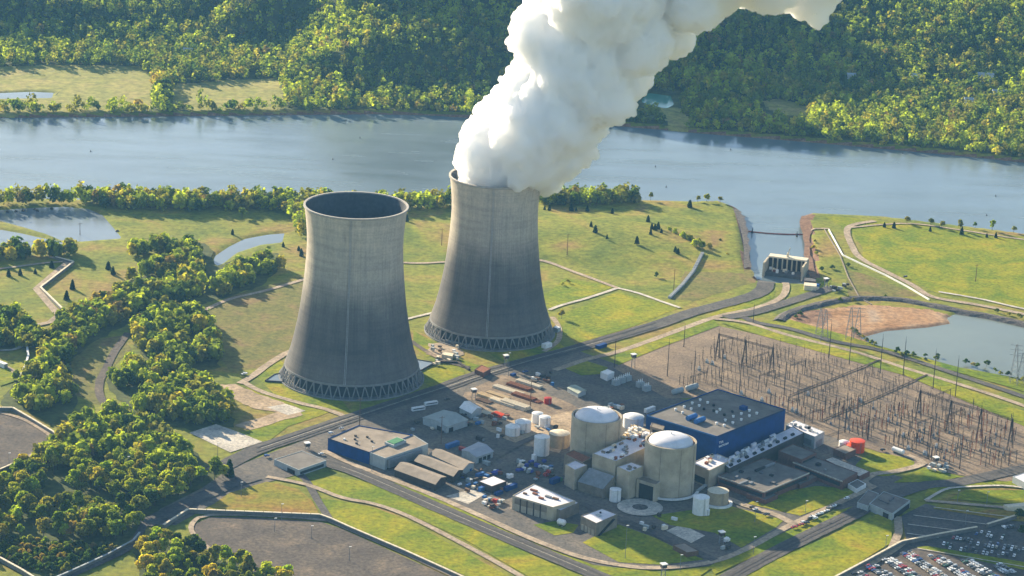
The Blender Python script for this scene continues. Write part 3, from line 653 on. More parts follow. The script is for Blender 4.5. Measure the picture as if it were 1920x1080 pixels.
def gable(name, label, cat, px, h, rise, wall, roof, along=0, group=None, over=.5):
    """pitched roof shed: ridge runs along L-N (0) or L-T (1)"""
    c = quadpts(px, h); o = sum(c, Vector())/4; t = thing(name, label, cat, (o.x, o.y, 0), group); t['_c'] = [tuple(q) for q in c]; t['_h'] = h
    a, b, d, e = (c if along == 0 else c[1:]+c[:1])               # ridge parallel to a-b
    r0, r1 = (a+e)/2, (b+d)/2
    mb = MB()
    V = lambda q, z: (q.x, q.y, z)
    for p, q in ((a, b), (d, e)): mb.face([V(p, 0), V(q, 0), V(q, h), V(p, h)])
    mb.face([V(b, 0), V(d, 0), V(d, h), V(r1, h+rise), V(b, h)]); mb.face([V(e, 0), V(a, 0), V(a, h), V(r0, h+rise), V(e, h)])
    mb.build('wall', wall, t)
    n = (b-a).normalized()*over; s = (e-a).normalized()*over; rb = MB()
    for p, q, sg in ((a, b, -1), (e, d, 1)):
        P0, P1 = p-n+s*sg, q+n+s*sg; dz = -rise*over/max(.1, ((r0-a).length))
        top = [V(P0, h+dz+.15), V(P1, h+dz+.15), V(r1+n, h+rise+.15), V(r0-n, h+rise+.15)]
        rb.face(top); rb.face([(x, y, z-.25) for x, y, z in top][::-1]); rb.face([top[0], top[1], (top[1][0], top[1][1], top[1][2]-.25), (top[0][0], top[0][1], top[0][2]-.25)])
    rb.build('roof', roof, t); return t
def tank(px, py, r, h, m, label, rise=.18, name='storage_tank', group=None, top=None, z0=0):
    c = P(px, py); t = thing(name, label, 'tank', (c.x, c.y, z0), group); o = (c.x, c.y, z0)
    MB().lathe(o, [(r, 0), (r, h), (r+.15, h), (r+.15, h+.25), (r-.05, h+.25)], 32).build('wall', m, t, smooth=False)
    MB().lathe(o, [(r, h+.2), (r*.75, h+.2+rise*r*.5), (r*.4, h+.2+rise*r*.85), (.05, h+.2+rise*r)], 32).build('roof', top or m, t, smooth=True)
    mb = MB(); a = -1.2
    for da in (-.05, .05): mb.tube((o[0]+(r+.2)*math.cos(a+da), o[1]+(r+.2)*math.sin(a+da), z0), (o[0]+(r+.2)*math.cos(a+da), o[1]+(r+.2)*math.sin(a+da), z0+h+1), .1, n=4)
    mb.build('ladder', M_metal, t); return t
# ---------------------------------------------------------------- turbine hall
TB = building('turbine_hall', 'large dark blue turbine hall with a flat grey roof beside the domed buildings', 'building', [(1212, 778), (1344, 818), (1473, 767), (1346, 729)], 30, M_blue, M_gray, 1.0)
side(TB, 0, .02, .98, 29.2, 30.2, M_bluelt, 'roof_edge', .3); side(TB, 1, .02, .98, 29.2, 30.2, mat('navy_trim', (.012, .03, .09), .2), 'roof_edge', .3)
for u, v in [(.36, .1), (.28, .19), (.22, .28), (.14, .37), (.38, .21), (.31, .30), (.24, .38), (.165, .47)]: pass
vents = [(1267, 767), (1280, 773), (1283, 762), (1296, 766), (1298, 755), (1311, 760), (1313, 749), (1327, 754), (1344, 793), (1358, 797), (1360, 787), (1374, 792), (1375, 780), (1390, 786), (1390, 775), (1405, 779), (1405, 769), (1419, 774), (1344, 772), (1350, 767)]
for a, b in vents:
    p = P(a, b, 30.5); MB().lathe((p.x, p.y, 29.3), [(.9, 0), (.9, 1.2), (1.25, 1.2), (1.1, 1.8), (.1, 2.1)], 10).build('roof_vent', M_white, TB)
for a, b, m in ((1292, 784, M_bluelt), (1307, 790, M_bluelt), (1394, 764, M_blue)):
    p = P(a, b, 31); q = PY(a+22, b-6, p.y); d = (Vector(TB['_c'][3])-Vector(TB['_c'][0])); ang = math.atan2(d.y, d.x)
    if m is M_blue: MB().box((p.x, p.y, 29.2), (5, 5, 3), ang).build('roof_unit', m, TB)
    else:
        e = Vector((math.cos(ang), math.sin(ang), 0)); mb = MB(); mb.tube((p.x-e.x*2, p.y-e.y*2, 31.2), (p.x+e.x*9, p.y+e.y*9, 31.2), 2.1, n=14); mb.build('ventilation_duct', m, TB)
for a, b in ((1320, 767), (1338, 770), (1358, 778), (1373, 772), (1338, 760)):
    p = P(a, b, 30); MB().box((p.x, p.y, 29.3), (1.6, 1.6, 1.8), .5).build('roof_hatch', M_black, TB)
def letters(t, k, items, m):
    """raised letters on a wall: (text, u, z, size)"""
    c = [Vector(q) for q in t['_c']]; a, b = c[k], c[(k+1) % 4]; o = sum(c, Vector())/4
    d = (b-a).normalized(); n = (a+b)/2-o; n = n-d*n.dot(d); n.normalize()
    for txt, u, z, s in items:
        cu = bpy.data.curves.new('lettering', 'FONT'); cu.body = txt; cu.size = s; cu.extrude = .06; cu.offset = .05; cu.materials.append(m); cu.space_character = 1.05
        tmp = bpy.data.objects.new('lettering', cu); C.objects.link(tmp); bpy.context.view_layer.update()
        me = bpy.data.meshes.new_from_object(tmp.evaluated_get(bpy.context.evaluated_depsgraph_get())); bpy.data.objects.remove(tmp)
        p = a+(b-a)*u+n*.35; X, Y, Zv = d, Vector((0, 0, 1)), d.cross(Vector((0, 0, 1)))
        me.transform(Matrix.Translation(Vector((p.x, p.y, z))-Vector(t['_o'])) @ Matrix((X, Y, Zv)).transposed().to_4x4())
        me.materials.clear(); me.materials.append(m)
        ob = bpy.data.objects.new('lettering', me); C.objects.link(ob); ob.parent = t
letters(TB, 1, [('TVA', .035, 22.6, 3.0), ('WATTS BAR', .035, 19.6, 2.3)], mat('white_lettering', (.8, .8, .82), .05))
# low white-roofed bay along the front of the turbine hall
WB = building('equipment_bay', 'long low white-roofed bay full of pale ducts in front of the turbine hall', 'building', [(1350, 866), (1367, 878), (1508, 811), (1487, 799)], 13, M_steel, M_roofwh, .5)
for k in range(9): rbox(WB, .80, .05+k*.105, 2.6, 4.2, 1.4, M_black, 'roof_fan')
for k in range(46):
    u, v = random.uniform(.05, .58), random.uniform(.02, .7)
    rbox(WB, u, v, random.uniform(1.2, 3), random.uniform(2, 8), random.uniform(1, 3.5), random.choice((M_white, M_roofwh, M_metal)), 'duct')
WB2 = building('equipment_bay', 'narrow white-roofed bay projecting right of the blue turbine hall', 'building', [(1474, 797), (1528, 819), (1546, 809), (1490, 787)], 11, M_wallgr, M_roofwh, .5)
for k in range(9): rbox(WB2, .1+k*.1, random.uniform(.3, .7), 2.2, 2.6, random.uniform(1, 2.5), random.choice((M_white, M_metal, M_black)), 'roof_unit')
side(WB2, 0, .15, .9, 2, 7, M_metal, 'louvre_panel'); side(WB2, 1, .2, .8, 0, 6, M_metal, 'door')
HB = building('headhouse', 'small square buff concrete block between the dome and the blue wall', 'building', [(1219, 799), (1243, 806), (1246, 799), (1222, 792)], 33, M_contd, M_contd, .4)
side(HB, 0, .2, .7, 28, 31, M_black, 'louvre')
# ---------------------------------------------------------------- containments
def containment(px, py, label):
    c = P(px, py); t = thing('containment_building', label, 'reactor building', (c.x, c.y, 0)); r, h = 19.9, 42
    MB().lathe(c, [(r, 0), (r, h), (r-1.3, h), (r-1.3, h-1.4)], 72).build('wall', M_cont, t, smooth=False)
    MB().lathe(c, [(r-1.2, h-1.5), (r-3.0, h-1.5)], 72).build('gutter', mat('rust_gutter', (.20, .10, .055), .3), t)
    MB().lathe(c, [((r-2.6)*math.cos(a), h-1.6+7.0*math.sin(a)) for a in [i*math.pi/2/10 for i in range(10)]]+[(.02, h+5.4)], 64).build('dome', M_dome, t, smooth=True)
    MB().lathe(c, [(.5, h+5.2), (.5, h+6.6), (.1, h+6.7)], 10).build('dome_vent', M_white, t)
    for a in (-2.0, -1.2, -.5):
        MB().tube((c.x+(r+.15)*math.cos(a), c.y+(r+.15)*math.sin(a), 1), (c.x+(r+.15)*math.cos(a), c.y+(r+.15)*math.sin(a), h-1), .14, n=5).build('downpipe', M_contd, t)
    return t, c
CT1, c1 = containment(1114, 872, 'farther round buff containment building with a white dome left of the blue hall')
CT2, c2 = containment(1252, 921, 'nearer round buff containment building with a white dome in front of the blue hall')
mb = MB(); prev = None
for i in range(19):
    a = R(-128+i*6.6); q = (c2.x+23*math.cos(a), c2.y+23*math.sin(a))
    if prev: mb.prism(wall_quad(prev, q, 2.4), 1.6, 2.6, True, True)
    prev = q
mb.build('walkway', M_white, CT2)
mb = MB(); a = R(-6); mb.prism(wall_quad((c2.x+23*math.cos(a), c2.y+23*math.sin(a)), (c2.x+31, c2.y+13), 2.4), 1.8, 2.9, True, True); mb.build('pipe_bridge', M_wallgr, CT2)
PO = building('equipment_portal', 'square concrete portal at the left foot of the nearer dome', 'building', [(1194, 898), (1230, 909), (1239, 902), (1205, 892)], 15, M_cont, M_contd, .4)
side(PO, 0, .15, .88, 0, 12.5, M_black, 'door', .15); side(PO, 0, .02, .13, 0, 14, M_cont, 'pillar', .6); side(PO, 0, .9, 1.0, 0, 14, M_cont, 'pillar', .6)
# ---------------------------------------------------------------- auxiliary building
AX = building('auxiliary_building', 'tall buff block with a white equipment-covered roof between the two domes', 'building', [(1111, 850), (1154, 865), (1253, 820), (1210, 806)], 27, M_cont, M_roofwh, .5)
for k in range(42):
    u, v = random.uniform(.08, .92), random.uniform(.04, .96)
    rbox(AX, u, v, random.uniform(1, 4), random.uniform(1, 5), random.uniform(.6, 2.4), random.choice((M_contd, M_rust, M_white, M_tarp, M_metal, M_steel)), 'roof_unit')
AX2 = building('roof_plant_deck', 'cluttered pale deck of ducts behind the farther dome', 'building', [(1160, 823), (1178, 830), (1222, 808), (1188, 795)], 24, M_cont, M_tarp, .4)
for k in range(30):
    rbox(AX2, random.uniform(.05, .95), random.uniform(.05, .95), random.uniform(1, 4), random.uniform(1, 4), random.uniform(.8, 2.6), random.choice((M_white, M_tarp, M_timber, M_orange if k == 3 else M_white, M_steel)), 'duct')
T_ = building('stair_tower', 'narrow concrete tower with a pale roof left of the sloped metal shed', 'building', [(1060, 871), (1078, 881), (1101, 872), (1080, 862)], 17, M_cont, M_roofwh, .5)
BR = building('valve_room', 'brown flat-roofed block at the foot of the farther dome', 'building', [(1058, 851), (1092, 867), (1110, 858), (1075, 843)], 18, M_contd, M_rust, .5)
side(BR, 0, .5, .9, 3, 14, M_black, 'opening', .15)
# sloping metal shed
def slope_shed():
    c = quadpts([(1084, 905), (1131, 919), (1152, 893), (1106, 878)], 9); hi = 20
    c = [P(1084, 902, 8), P(1132, 917, 8), P(1152, 893, 17), P(1105, 877, 17)]; c = [Vector((q.x, q.y, 0)) for q in c]
    o = sum(c, Vector())/4; t = thing('metal_shed', 'grey metal shed with a sloping roof leaning on the buff block', 'shed', (o.x, o.y, 0)); V = lambda q, z: (q.x, q.y, z)
    a, b, d, e = c; mb = MB()
    mb.face([V(a, 0), V(b, 0), V(b, 8), V(a, 8)]); mb.face([V(b, 0), V(d, 0), V(d, 17), V(b, 8)]); mb.face([V(e, 0), V(a, 0), V(a, 8), V(e, 17)]); mb.face([V(d, 0), V(e, 0), V(e, 17), V(d, 17)])
    mb.build('wall', M_contd, t)
    MB().face([V(a+(a-e).normalized()*.8, 7.9), V(b+(b-d).normalized()*.8, 7.9), V(d, 17.2), V(e, 17.2)]).build('roof', M_metal, t)
slope_shed()
RB = building('service_block', 'plain buff block between the metal shed and the nearer dome', 'building', [(1157, 875), (1180, 885), (1206, 874), (1184, 866)], 23, M_cont, M_roofwh, .5)
for k in range(6): rbox(RB, random.uniform(.2, .8), random.uniform(.2, .8), 2, 2, 1.2, random.choice((M_contd, M_metal)), 'roof_unit')
SB = building('service_block', 'grey concrete block right of the nearer dome under the white bay', 'building', [(1297, 868), (1330, 882), (1372, 862), (1340, 848)], 15, M_cont, M_roofwh, .5)
for k in range(7): rbox(SB, random.uniform(.1, .5), random.uniform(.2, .9), 2.5, 3, 2, random.choice((M_white, M_tarp, M_rust)), 'roof_unit')
side(SB, 0, .2, .8, 2, 7, M_black, 'louvre')
# ---------------------------------------------------------------- office and service buildings
SV = building('office_building', 'wide low grey-roofed office with brick walls right of the nearer dome', 'building', [(1347, 892), (1432, 922), (1517, 886), (1432, 858)], 9, M_brick, M_gray, .6)
for u, v, a, b in ((.30, .82, 2, 14), (.25, .15, 2, 3), (.45, .22, 2.5, 2.5), (.15, .35, 3, 3), (.6, .12, 2.5, 4), (.42, .52, 2.5, 2.5), (.62, .55, 3, 2.5), (.85, .35, 4, 3), (.5, .05, 2, 12)): rbox(SV, u, v, a, b, 1.3, random.choice((M_roofdk, M_black, M_metal)), 'roof_unit')
rbox(SV, .3, .62, 2, 13, 1.4, M_black, 'roof_screen')
side(SV, 0, .03, .97, 4.2, 6.8, M_glass, 'window_band'); side(SV, 1, .05, .95, 4.2, 6.8, M_glass, 'window_band'); side(SV, 0, 0, 1, 8.1, 9.1, M_conc, 'fascia', .4); side(SV, 1, 0, 1, 8.1, 9.1, M_conc, 'fascia', .4)
S2 = building('office_building', 'small raised grey-roofed block behind the low office', 'building', [(1460, 845), (1503, 862), (1531, 849), (1487, 832)], 11, M_brick, M_gray, .5)
side(S2, 1, .1, .9, 6, 9, M_glass, 'window_band')
S3 = building('office_wing', 'long grey-roofed office wing reaching right towards the gatehouse', 'building', [(1487, 866), (1580, 902), (1608, 886), (1515, 852)], 8, M_brick, M_gray, .5)
rbox(S3, .36, .5, 3.5, 4, 2, M_black, 'roof_unit'); rbox(S3, .55, .35, 2, 2, 1, M_metal, 'roof_unit'); side(S3, 0, .05, .95, 3, 6, M_glass, 'window_band'); side(S3, 0, 0, 1, 7.2, 8.1, M_conc, 'fascia', .4)
S4 = building('covered_walkway', 'narrow pale flat roof along the back of the office wing', 'canopy', [(1546, 861), (1612, 893), (1631, 884), (1560, 856)], 5, M_brick, M_conc, .3)
S5 = building('porch_block', 'low white-walled block at the end of the office wing', 'building', [(1590, 907), (1606, 917), (1624, 907), (1608, 898)], 4, M_white, M_gray, .4)
S6 = building('office_annex', 'low annex with red brick sides at the front corner of the wide office', 'building', [(1400, 926), (1435, 938), (1459, 927), (1424, 915)], 4, M_brick, M_gray, .3)
S7 = building('office_annex', 'low dark link between the wide office and its wing', 'building', [(1492, 904), (1500, 909), (1532, 894), (1522, 889)], 4, M_brick, M_gray, .3)
GH = building('gatehouse', 'grey flat-roofed gatehouse spanning the road by the car parks', 'building', [(1630, 944), (1673, 963), (1707, 938), (1657, 921)], 6, M_wallgr, M_gray, .4)
side(GH, 0, .62, .85, 0, 4.2, M_black, 'doorway'); side(GH, 1, .12, .95, 0, 4.2, M_black, 'doorway'); rbox(GH, .35, .45, 12, 1.5, .9, M_roofdk, 'roof_screen'); rbox(GH, .5, .75, 1.5, 9, .9, M_roofdk, 'roof_screen')
GH2 = building('gatehouse', 'small flat-roofed checkpoint joined to the left of the gatehouse', 'building', [(1607, 942), (1628, 949), (1648, 925), (1628, 918)], 5, M_wallgr, M_gray, .3)
# ---------------------------------------------------------------- warehouses and stores
BW = building('warehouse', 'blue-walled warehouse with a wide tan roof by the lower road', 'building', [(615, 822), (692, 848), (774, 815), (672, 797)], 10.5, M_blue, M_rooftan, .8)
side(BW, 0, 0, 1, 10, 10.9, mat('navy_trim', (.012, .03, .09), .2), 'roof_edge', .3)
for u, v in ((.25, .2), (.4, .35), (.55, .2), (.3, .5), (.7, .5), (.5, .62)): rbox(BW, u, v, 1.6, 1.6, 1.2, random.choice((M_white, M_steel)), 'roof_vent')
BW2 = building('warehouse', 'pale grey metal extension with a tan roof joined to the blue warehouse', 'building', [(693, 848), (722, 859), (803, 832), (775, 815)], 10.2, M_wallgr, M_rooftan, .5)
side(BW2, 1, .04, .8, 2, 8.5, M_metal, 'canopy', 3.0); side(BW2, 1, .05, .3, 0, 6, M_black, 'doorway', .3)
p = P(745, 826, 12); rb = rbox(BW2, .1, .55, 10, 16, 2.2, M_wallgr, 'roof_plant'); rbox(BW2, .1, .55, 8, 13, .5, M_green, 'plant_deck', z=BW2['_h']+1.6)
gable('storage_shed', 'left-most brown-roofed shed of the stepped row beside the lower road', 'shed', [(740, 880), (816, 908), (836, 894), (760, 866)], 6, 2.5, M_steel, M_rooftan, 0, 'stepped brown-roofed sheds')
gable('storage_shed', 'middle brown-roofed shed of the stepped row', 'shed', [(777, 864), (850, 893), (868, 881), (796, 853)], 6, 2.5, M_steel, M_rooftan, 0, 'stepped brown-roofed sheds')
gable('storage_shed', 'right-hand brown-roofed shed of the stepped row', 'shed', [(806, 851), (868, 880), (889, 868), (828, 843)], 6, 2.5, M_wallgr, M_rooftan, 0, 'stepped brown-roofed sheds')
GD = building('guardhouse', 'flat grey-roofed guardhouse in the middle of the road junction', 'building', [(514, 861), (560, 881), (612, 863), (566, 845)], 5.5, M_wallgr, M_gray, .4)
side(GD, 1, .06, .9, 1.2, 3.4, M_glass, 'window_band'); side(GD, 0, .55, .85, 0, 3.5, M_black, 'doorway')
W1 = building('generator_building', 'long two-storey block with a bright white roof in front of the domes', 'building', [(961, 929), (1037, 951), (1079, 939), (1001, 907)], 11.5, M_cont, M_roofwh, .5)
for u, v, a, b in ((.2, .62, 6, 2), (.32, .45, 4, 2), (.62, .5, 5, 2.4), (.8, .5, 5, 2.2), (.15, .3, 3, 1.5), (.55, .3, 4, 2)): rbox(W1, u, v, a, b, 1.3, random.choice((M_wood, M_rust, M_metal)), 'roof_unit')
for k in range(5): side(W1, 0, .06+k*.165, .19+k*.165, .3, 5.2, M_blind, 'louvre_bay'); side(W1, 0, .06+k*.165, .19+k*.165, 5.6, 10.2, M_contd, 'upper_panel')
for k in range(4): side(W1, 0, .195+k*.165, .215+k*.165, 0, 10.6, M_steel, 'pilaster', .5)
W1b = building('generator_annex', 'lower end block stepping down from the long white-roofed building', 'building', [(1042, 954), (1050, 957), (1086, 942), (1079, 939)], 9, M_contd, M_roofwh, .4)
W2 = building('pump_building', 'small white-roofed block with a dark stair on its right wall', 'building', [(1089, 967), (1118, 981), (1158, 964), (1129, 953)], 11, M_contd, M_roofwh, .5)
rbox(W2, .45, .5, 4, 2.5, 1, M_wallgr, 'roof_unit'); rbox(W2, .3, .7, 1.2, 1.2, 1.2, M_steel, 'roof_vent')
for k in range(4): side(W2, 0, .08+k*.22, .22+k*.22, 0, 5, M_blind, 'louvre_bay')
c = [Vector(q) for q in W2['_c']]; a, b = c[1], c[2]; d = (b-a).normalized(); n = Vector((d.y, -d.x, 0))
mb = MB()
for k in range(14):
    q = a+(b-a)*(.12+.05*k)+n*.2; mb.box((q.x+n.x*.7, q.y+n.y*.7, .2+k*.62), (2.0, 1.6, .5), math.atan2(d.y, d.x))
mb.build('outside_stair', M_black, W2)
CN = building('canopy', 'white-topped open canopy over blue bins in the lower yard', 'canopy', [(897, 902), (922, 912), (950, 902), (925, 892)], 6, M_steel, M_roofwh, .2)
A1 = gable('workshop', 'grey-green low-pitched workshop in the tower shadow, largest of the yard', 'building', [(793, 783), (838, 800), (877, 787), (832, 769)], 6, 2, M_wallgr, mat('grey_green_roof', (.33, .36, .34), .15, .2), 1)
side(A1, 1, .1, .3, 0, 4, M_black, 'doorway'); side(A1, 0, .6, .8, 0, 4, M_black, 'doorway')
gable('workshop', 'pale arched shed behind the grey-green workshop', 'building', [(862, 764), (884, 775), (903, 766), (880, 752)], 5, 2.5, M_wallgr, M_white, 0)
A3 = gable('workshop', 'pale grey shed with three dark doors beside the yard crossing', 'building', [(866, 844), (893, 857), (925, 846), (897, 829)], 6, 1.8, M_wallgr, mat('cool_grey_roof', (.36, .37, .40), .12, .2), 1)
for k in range(3): side(A3, 1, .15+k*.25, .33+k*.25, 0, 4.2, M_black, 'doorway')
gable('site_cabin', 'long grey-green cabin alone on the shaded gravel', 'cabin', [(1064, 727), (1084, 738), (1099, 732), (1079, 722)], 4, 1, M_wallgr, mat('sage_roof', (.34, .37, .30), .15), 0)
building('site_cabin', 'bright white cabin with a dark doorway by the switchyard corner', 'cabin', [(1126, 697), (1139, 703), (1152, 697), (1139, 692)], 6, M_white, M_white, .2)
building('control_hut', 'brown-walled hut beside the orange tank', 'building', [(1563, 841), (1586, 851), (1605, 842), (1583, 833)], 6, M_brick, M_rooftan, .3)
building('pavilion', 'white-roofed building cut by the right edge above the curved path', 'building', [(1899, 893), (1940, 915), (1990, 900), (1940, 880)], 6, M_wallgr, M_roofwh, .3)
building('shelter', 'pale bus shelter at the right edge above the parking bays', 'shelter', [(1882, 946), (1891, 951), (1945, 947), (1930, 941)], 3.5, M_tarp, M_tarp, .2)
building('loading_shed', 'brown open-sided shed among the shadows by the lawn corner', 'shed', [(1262, 1022), (1288, 1036), (1310, 1033), (1283, 1018)], 4, M_wood, M_rooftan, .2)
building('pump_house', 'rust-brown pump house between the two tower basins', 'building', [(890, 692), (906, 699), (920, 691), (903, 684)], 5, M_brick, M_rust, .3)
building('site_cabin', 'cream flat cabin on the sandy ground between the towers', 'cabin', [(828, 664), (848, 668), (851, 662), (832, 659)], 4, M_tarp, M_tarp, .2)
building('site_cabin', 'white cabin at the right foot of the steaming tower', 'cabin', [(1037, 613), (1046, 617), (1052, 613), (1043, 610)], 4, M_wallgr, M_white, .2)
# ---------------------------------------------------------------- tanks
tank(1015, 852, 6.2, 15, M_white, 'tall plain white tank in front of the tan tank', .12)
tank(1048, 836, 8.5, 11, M_tantank, 'squat tan tank with ribbed wall left of the farther dome', .2, top=M_tarp)
for k in range(22):
    pass
tank(961, 815, 6.0, 7, M_white, 'squat white tank on the yard, left of the pair', .3); tank(980, 808, 6.6, 8, M_white, 'squat white tank on the yard, right of the pair', .3)
tank(1007, 792, 4.6, 8, M_white, 'slim white tank at the back of the yard', .2); tank(1021, 799, 4.8, 8, M_white, 'slim white tank just right of the slim back tank', .2)
tank(1187, 800, 8.6, 9, M_white, 'wide white tank behind the farther dome', .25); tank(1153, 939, 4.4, 9.5, M_white, 'white tank at the foot of the plain buff block', .1)
tank(1313, 963, 6.2, 13.5, M_white, 'tall white tank on the lawn right of the nearer dome', .25); tank(1324, 966, 2.5, 4.5, M_white, 'little white tank touching the tall white lawn tank', .2)
tt = tank(1345, 945, 8.2, 11, M_tantank, 'tan tank standing in a white ring right of the nearer dome', .1, top=M_tarp); q = P(1345, 945)
MB().lathe(q, [(11.5, 0), (11.5, 2), (9.6, 2), (9.6, 1)], 40).build('ring_wall', M_white, tt)
tank(1027, 757, 3.2, 5, M_red, 'red tank at the end of the pipe yard', .15)
tank(1606, 846, 6.2, 9, M_orange, 'bright orange tank beside the brown-walled hut', .1); tank(1594, 845, 3.4, 4, M_orange, 'low orange tank at the foot of the bright orange tank', .3)
tank(1582, 838, 4.2, 4.5, M_white, 'pale tank behind the brown-walled hut', .3)
def htank(a, b, r, m, label, name='gas_tank', z=1.2):
    A, B = P(*a), P(*b); d = (B-A).normalized(); t = thing(name, label, 'tank', tuple((A+B)/2)); U = Vector((0, 0, z+r))
    mb = MB(); mb.tube(A+U, B+U, r, n=16); mb.tube(B+U, B+U+d*r*.4, r, r*.55, 16); mb.tube(A+U, A+U-d*r*.4, r, r*.55, 16); mb.build('shell', m, t)
    for f in (.2, .8): q = A+(B-A)*f; MB().box((q.x, q.y, 0), (.8, r*1.6, z+r*.5), math.atan2(d.y, d.x)).build('saddle', M_metal, t)
htank((1047, 985), (1058, 988), 2.2, M_white, 'white gas tank lying on the grass by the white-roofed blocks'); htank((1674, 848), (1693, 855), 2.0, M_white, 'long white tank trailer parked by the switchyard corner')
htank((1262, 741), (1279, 736), 2.3, M_wallgr, 'left pale grey transformer cooler behind the blue hall', z=.5); htank((1288, 734), (1306, 729), 2.4, M_wallgr, 'right pale grey transformer cooler behind the blue hall', z=.5)
# transformers in the shade beside the switchyard
for i, (a, b) in enumerate(((1165, 718), (1176, 714), (1200, 726), (1212, 733), (1155, 722))):
    q = P(a, b); t = thing('transformer', 'grey-blue power transformer with bushings at the shaded switchyard corner', 'transformer', tuple(q), 'transformers by the switchyard')
    MB().box(q, (6, 5, 5), .7).build('tank', M_wallgr, t); mb = MB()
    for k in range(6): mb.box((q.x+3.2*math.cos(.7)+(k-2.5)*.8*-math.sin(.7), q.y+3.2*math.sin(.7)+(k-2.5)*.8*math.cos(.7), .4), (1.0, .35, 4), .7)
    mb.build('radiator', M_metal, t)
    for k in (-1, 0, 1): MB().lathe((q.x+k*1.6, q.y+k*1.2, 5), [(.5, 0), (.3, 1.2), (.45, 1.3), (.2, 2.6)], 8).build('bushing', M_white, t)
# ---------------------------------------------------------------- intake structure at the head of the channel
IN = building('intake_structure', 'concrete water intake with a pale deck at the head of the channel', 'building', [(1432, 484), (1432, 477), (1507, 486), (1507, 492)], 11, M_cont, M_tarp, .3, z0=-6) if False else None
def intake():
    a, b = P(1434, 508), P(1506, 517); d = b-a; L = d.length; d.normalize(); n = Vector((-d.y, d.x, 0))
    o = (a+b)/2; t = thing('intake_structure', 'concrete water intake with a pale deck at the head of the channel', 'building', tuple(o))
    Q = lambda u, v: (a.x+d.x*u+n.x*v, a.y+d.y*u+n.y*v)
    MB().prism([Q(0, 14), Q(L, 14), Q(L, 24), Q(0, 24)], 10.5, 12, True, True).build('deck', M_tarp, t)
    MB().prism([Q(0, -2), Q(L, -2), Q(L, 24), Q(0, 24)], -7, -.5, True, True).build('base_slab', mat('wet_concrete', (.09, .09, .09), .3), t)
    for k in range(9):
        u = L*k/8; MB().prism([Q(u-.6, 13), Q(u+.6, 13), Q(u+.6, 24.2), Q(u-.6, 24.2)], -6.9, 10.6).build('pier', M_cont, t)
    for k in range(8): u = L*(k+.5)/8; MB().prism([Q(u-2.6, 15), Q(u+2.6, 15), Q(u+2.6, 15.4), Q(u-2.6, 15.4)], -6, 10.4).build('screen', M_black, t)
    for u in (0, L): MB().prism([Q(u-.9, -8), Q(u+.9, -8), Q(u+.9, 13), Q(u-.9, 13)], -6, 11).build('wing_wall', M_cont, t)
    for k in range(10): u = L*random.uniform(.08, .95); v = random.uniform(0, 11); MB().prism([Q(u-1.2, v-1), Q(u+1.2, v-1), Q(u+1.2, v+1), Q(u-1.2, v+1)], -.55, random.uniform(1, 3)).build('pump', random.choice((M_tarp, M_metal, M_white, M_rust)), t)
    u = L*.48; mb = MB(); mb.prism([Q(u-1, 17), Q(u+1, 17), Q(u+1, 20), Q(u-1, 20)], 11.9, 16); mb.tube((*Q(u, 18), 15), (*Q(u+2, 18), 22), .4, n=5); mb.build('crane', M_tarp, t)
intake()
building('intake_hut', 'small cream hut beside the intake on the channel bank', 'building', [(1508, 529), (1508, 535), (1531, 537), (1531, 531)], 5, M_tarp, M_tarp, .2)
building('intake_hut', 'dark flat hut just behind the cream intake hut', 'building', [(1508, 520), (1508, 526), (1530, 528), (1530, 522)], 4, M_steel, M_roofdk, .2)
# floating boom across the channel
A, B = P(1385, 432, RIVER_Z), P(1505, 440, RIVER_Z); mb = MB(); n = 26; prev = None
for i in range(n+1):
    q = A+(B-A)*i/n; q = q+Vector((0, -5*math.sin(math.pi*i/n), .25))
    if prev is not None: mb.tube(prev, q, .85, n=6)
    prev = q
o = mb.build('floating_boom', mat('faded_red_boom', (.34, .10, .07), .25, .3), org=tuple(A)); tag(o, 'faded red floating boom stretched across the channel mouth', 'boom')
for a, b in ((1410, 437), (1494, 444)):
    q = P(a, b, RIVER_Z); o = MB().lathe(q, [(.9, -1), (.9, 2), (.5, 3.5), (.2, 6), (.05, 6.2)], 10).build('channel_marker', M_steel, org=tuple(q)); tag(o, 'dark marker post in the channel below the red boom', 'marker', 'marker posts below the boom')
for a, b in ((170, 284), (624, 299), (675, 259), (1229, 313), (1249, 351), (1850, 404), (1867, 368), (1370, 281), (1693, 288)):
    q = P(a, b, RIVER_Z); o = MB().lathe(q, [(.2, -.4), (.8, -.3), (.8, .4), (.35, .6), (.25, 1.8), (.05, 2.1)], 10).build('buoy', M_steel, org=tuple(q)); tag(o, 'dark buoy floating on the open river', 'buoy', 'buoys on the river')
for a, b in ((14, 398), (30, 397), (43, 396), (97, 392), (65, 393), (70, 396), (220, 434)):
    q = P(a, b, -1.2); o = MB().lathe(q, [(2.0, -.3), (2.0, .5), (1.3, .9), (1.2, 1.6), (.1, 1.9)], 12).build('aerator', M_steel, org=tuple(q)); tag(o, 'dark round aerator float in the pale settling pond', 'float', 'aerator floats in the settling pond')
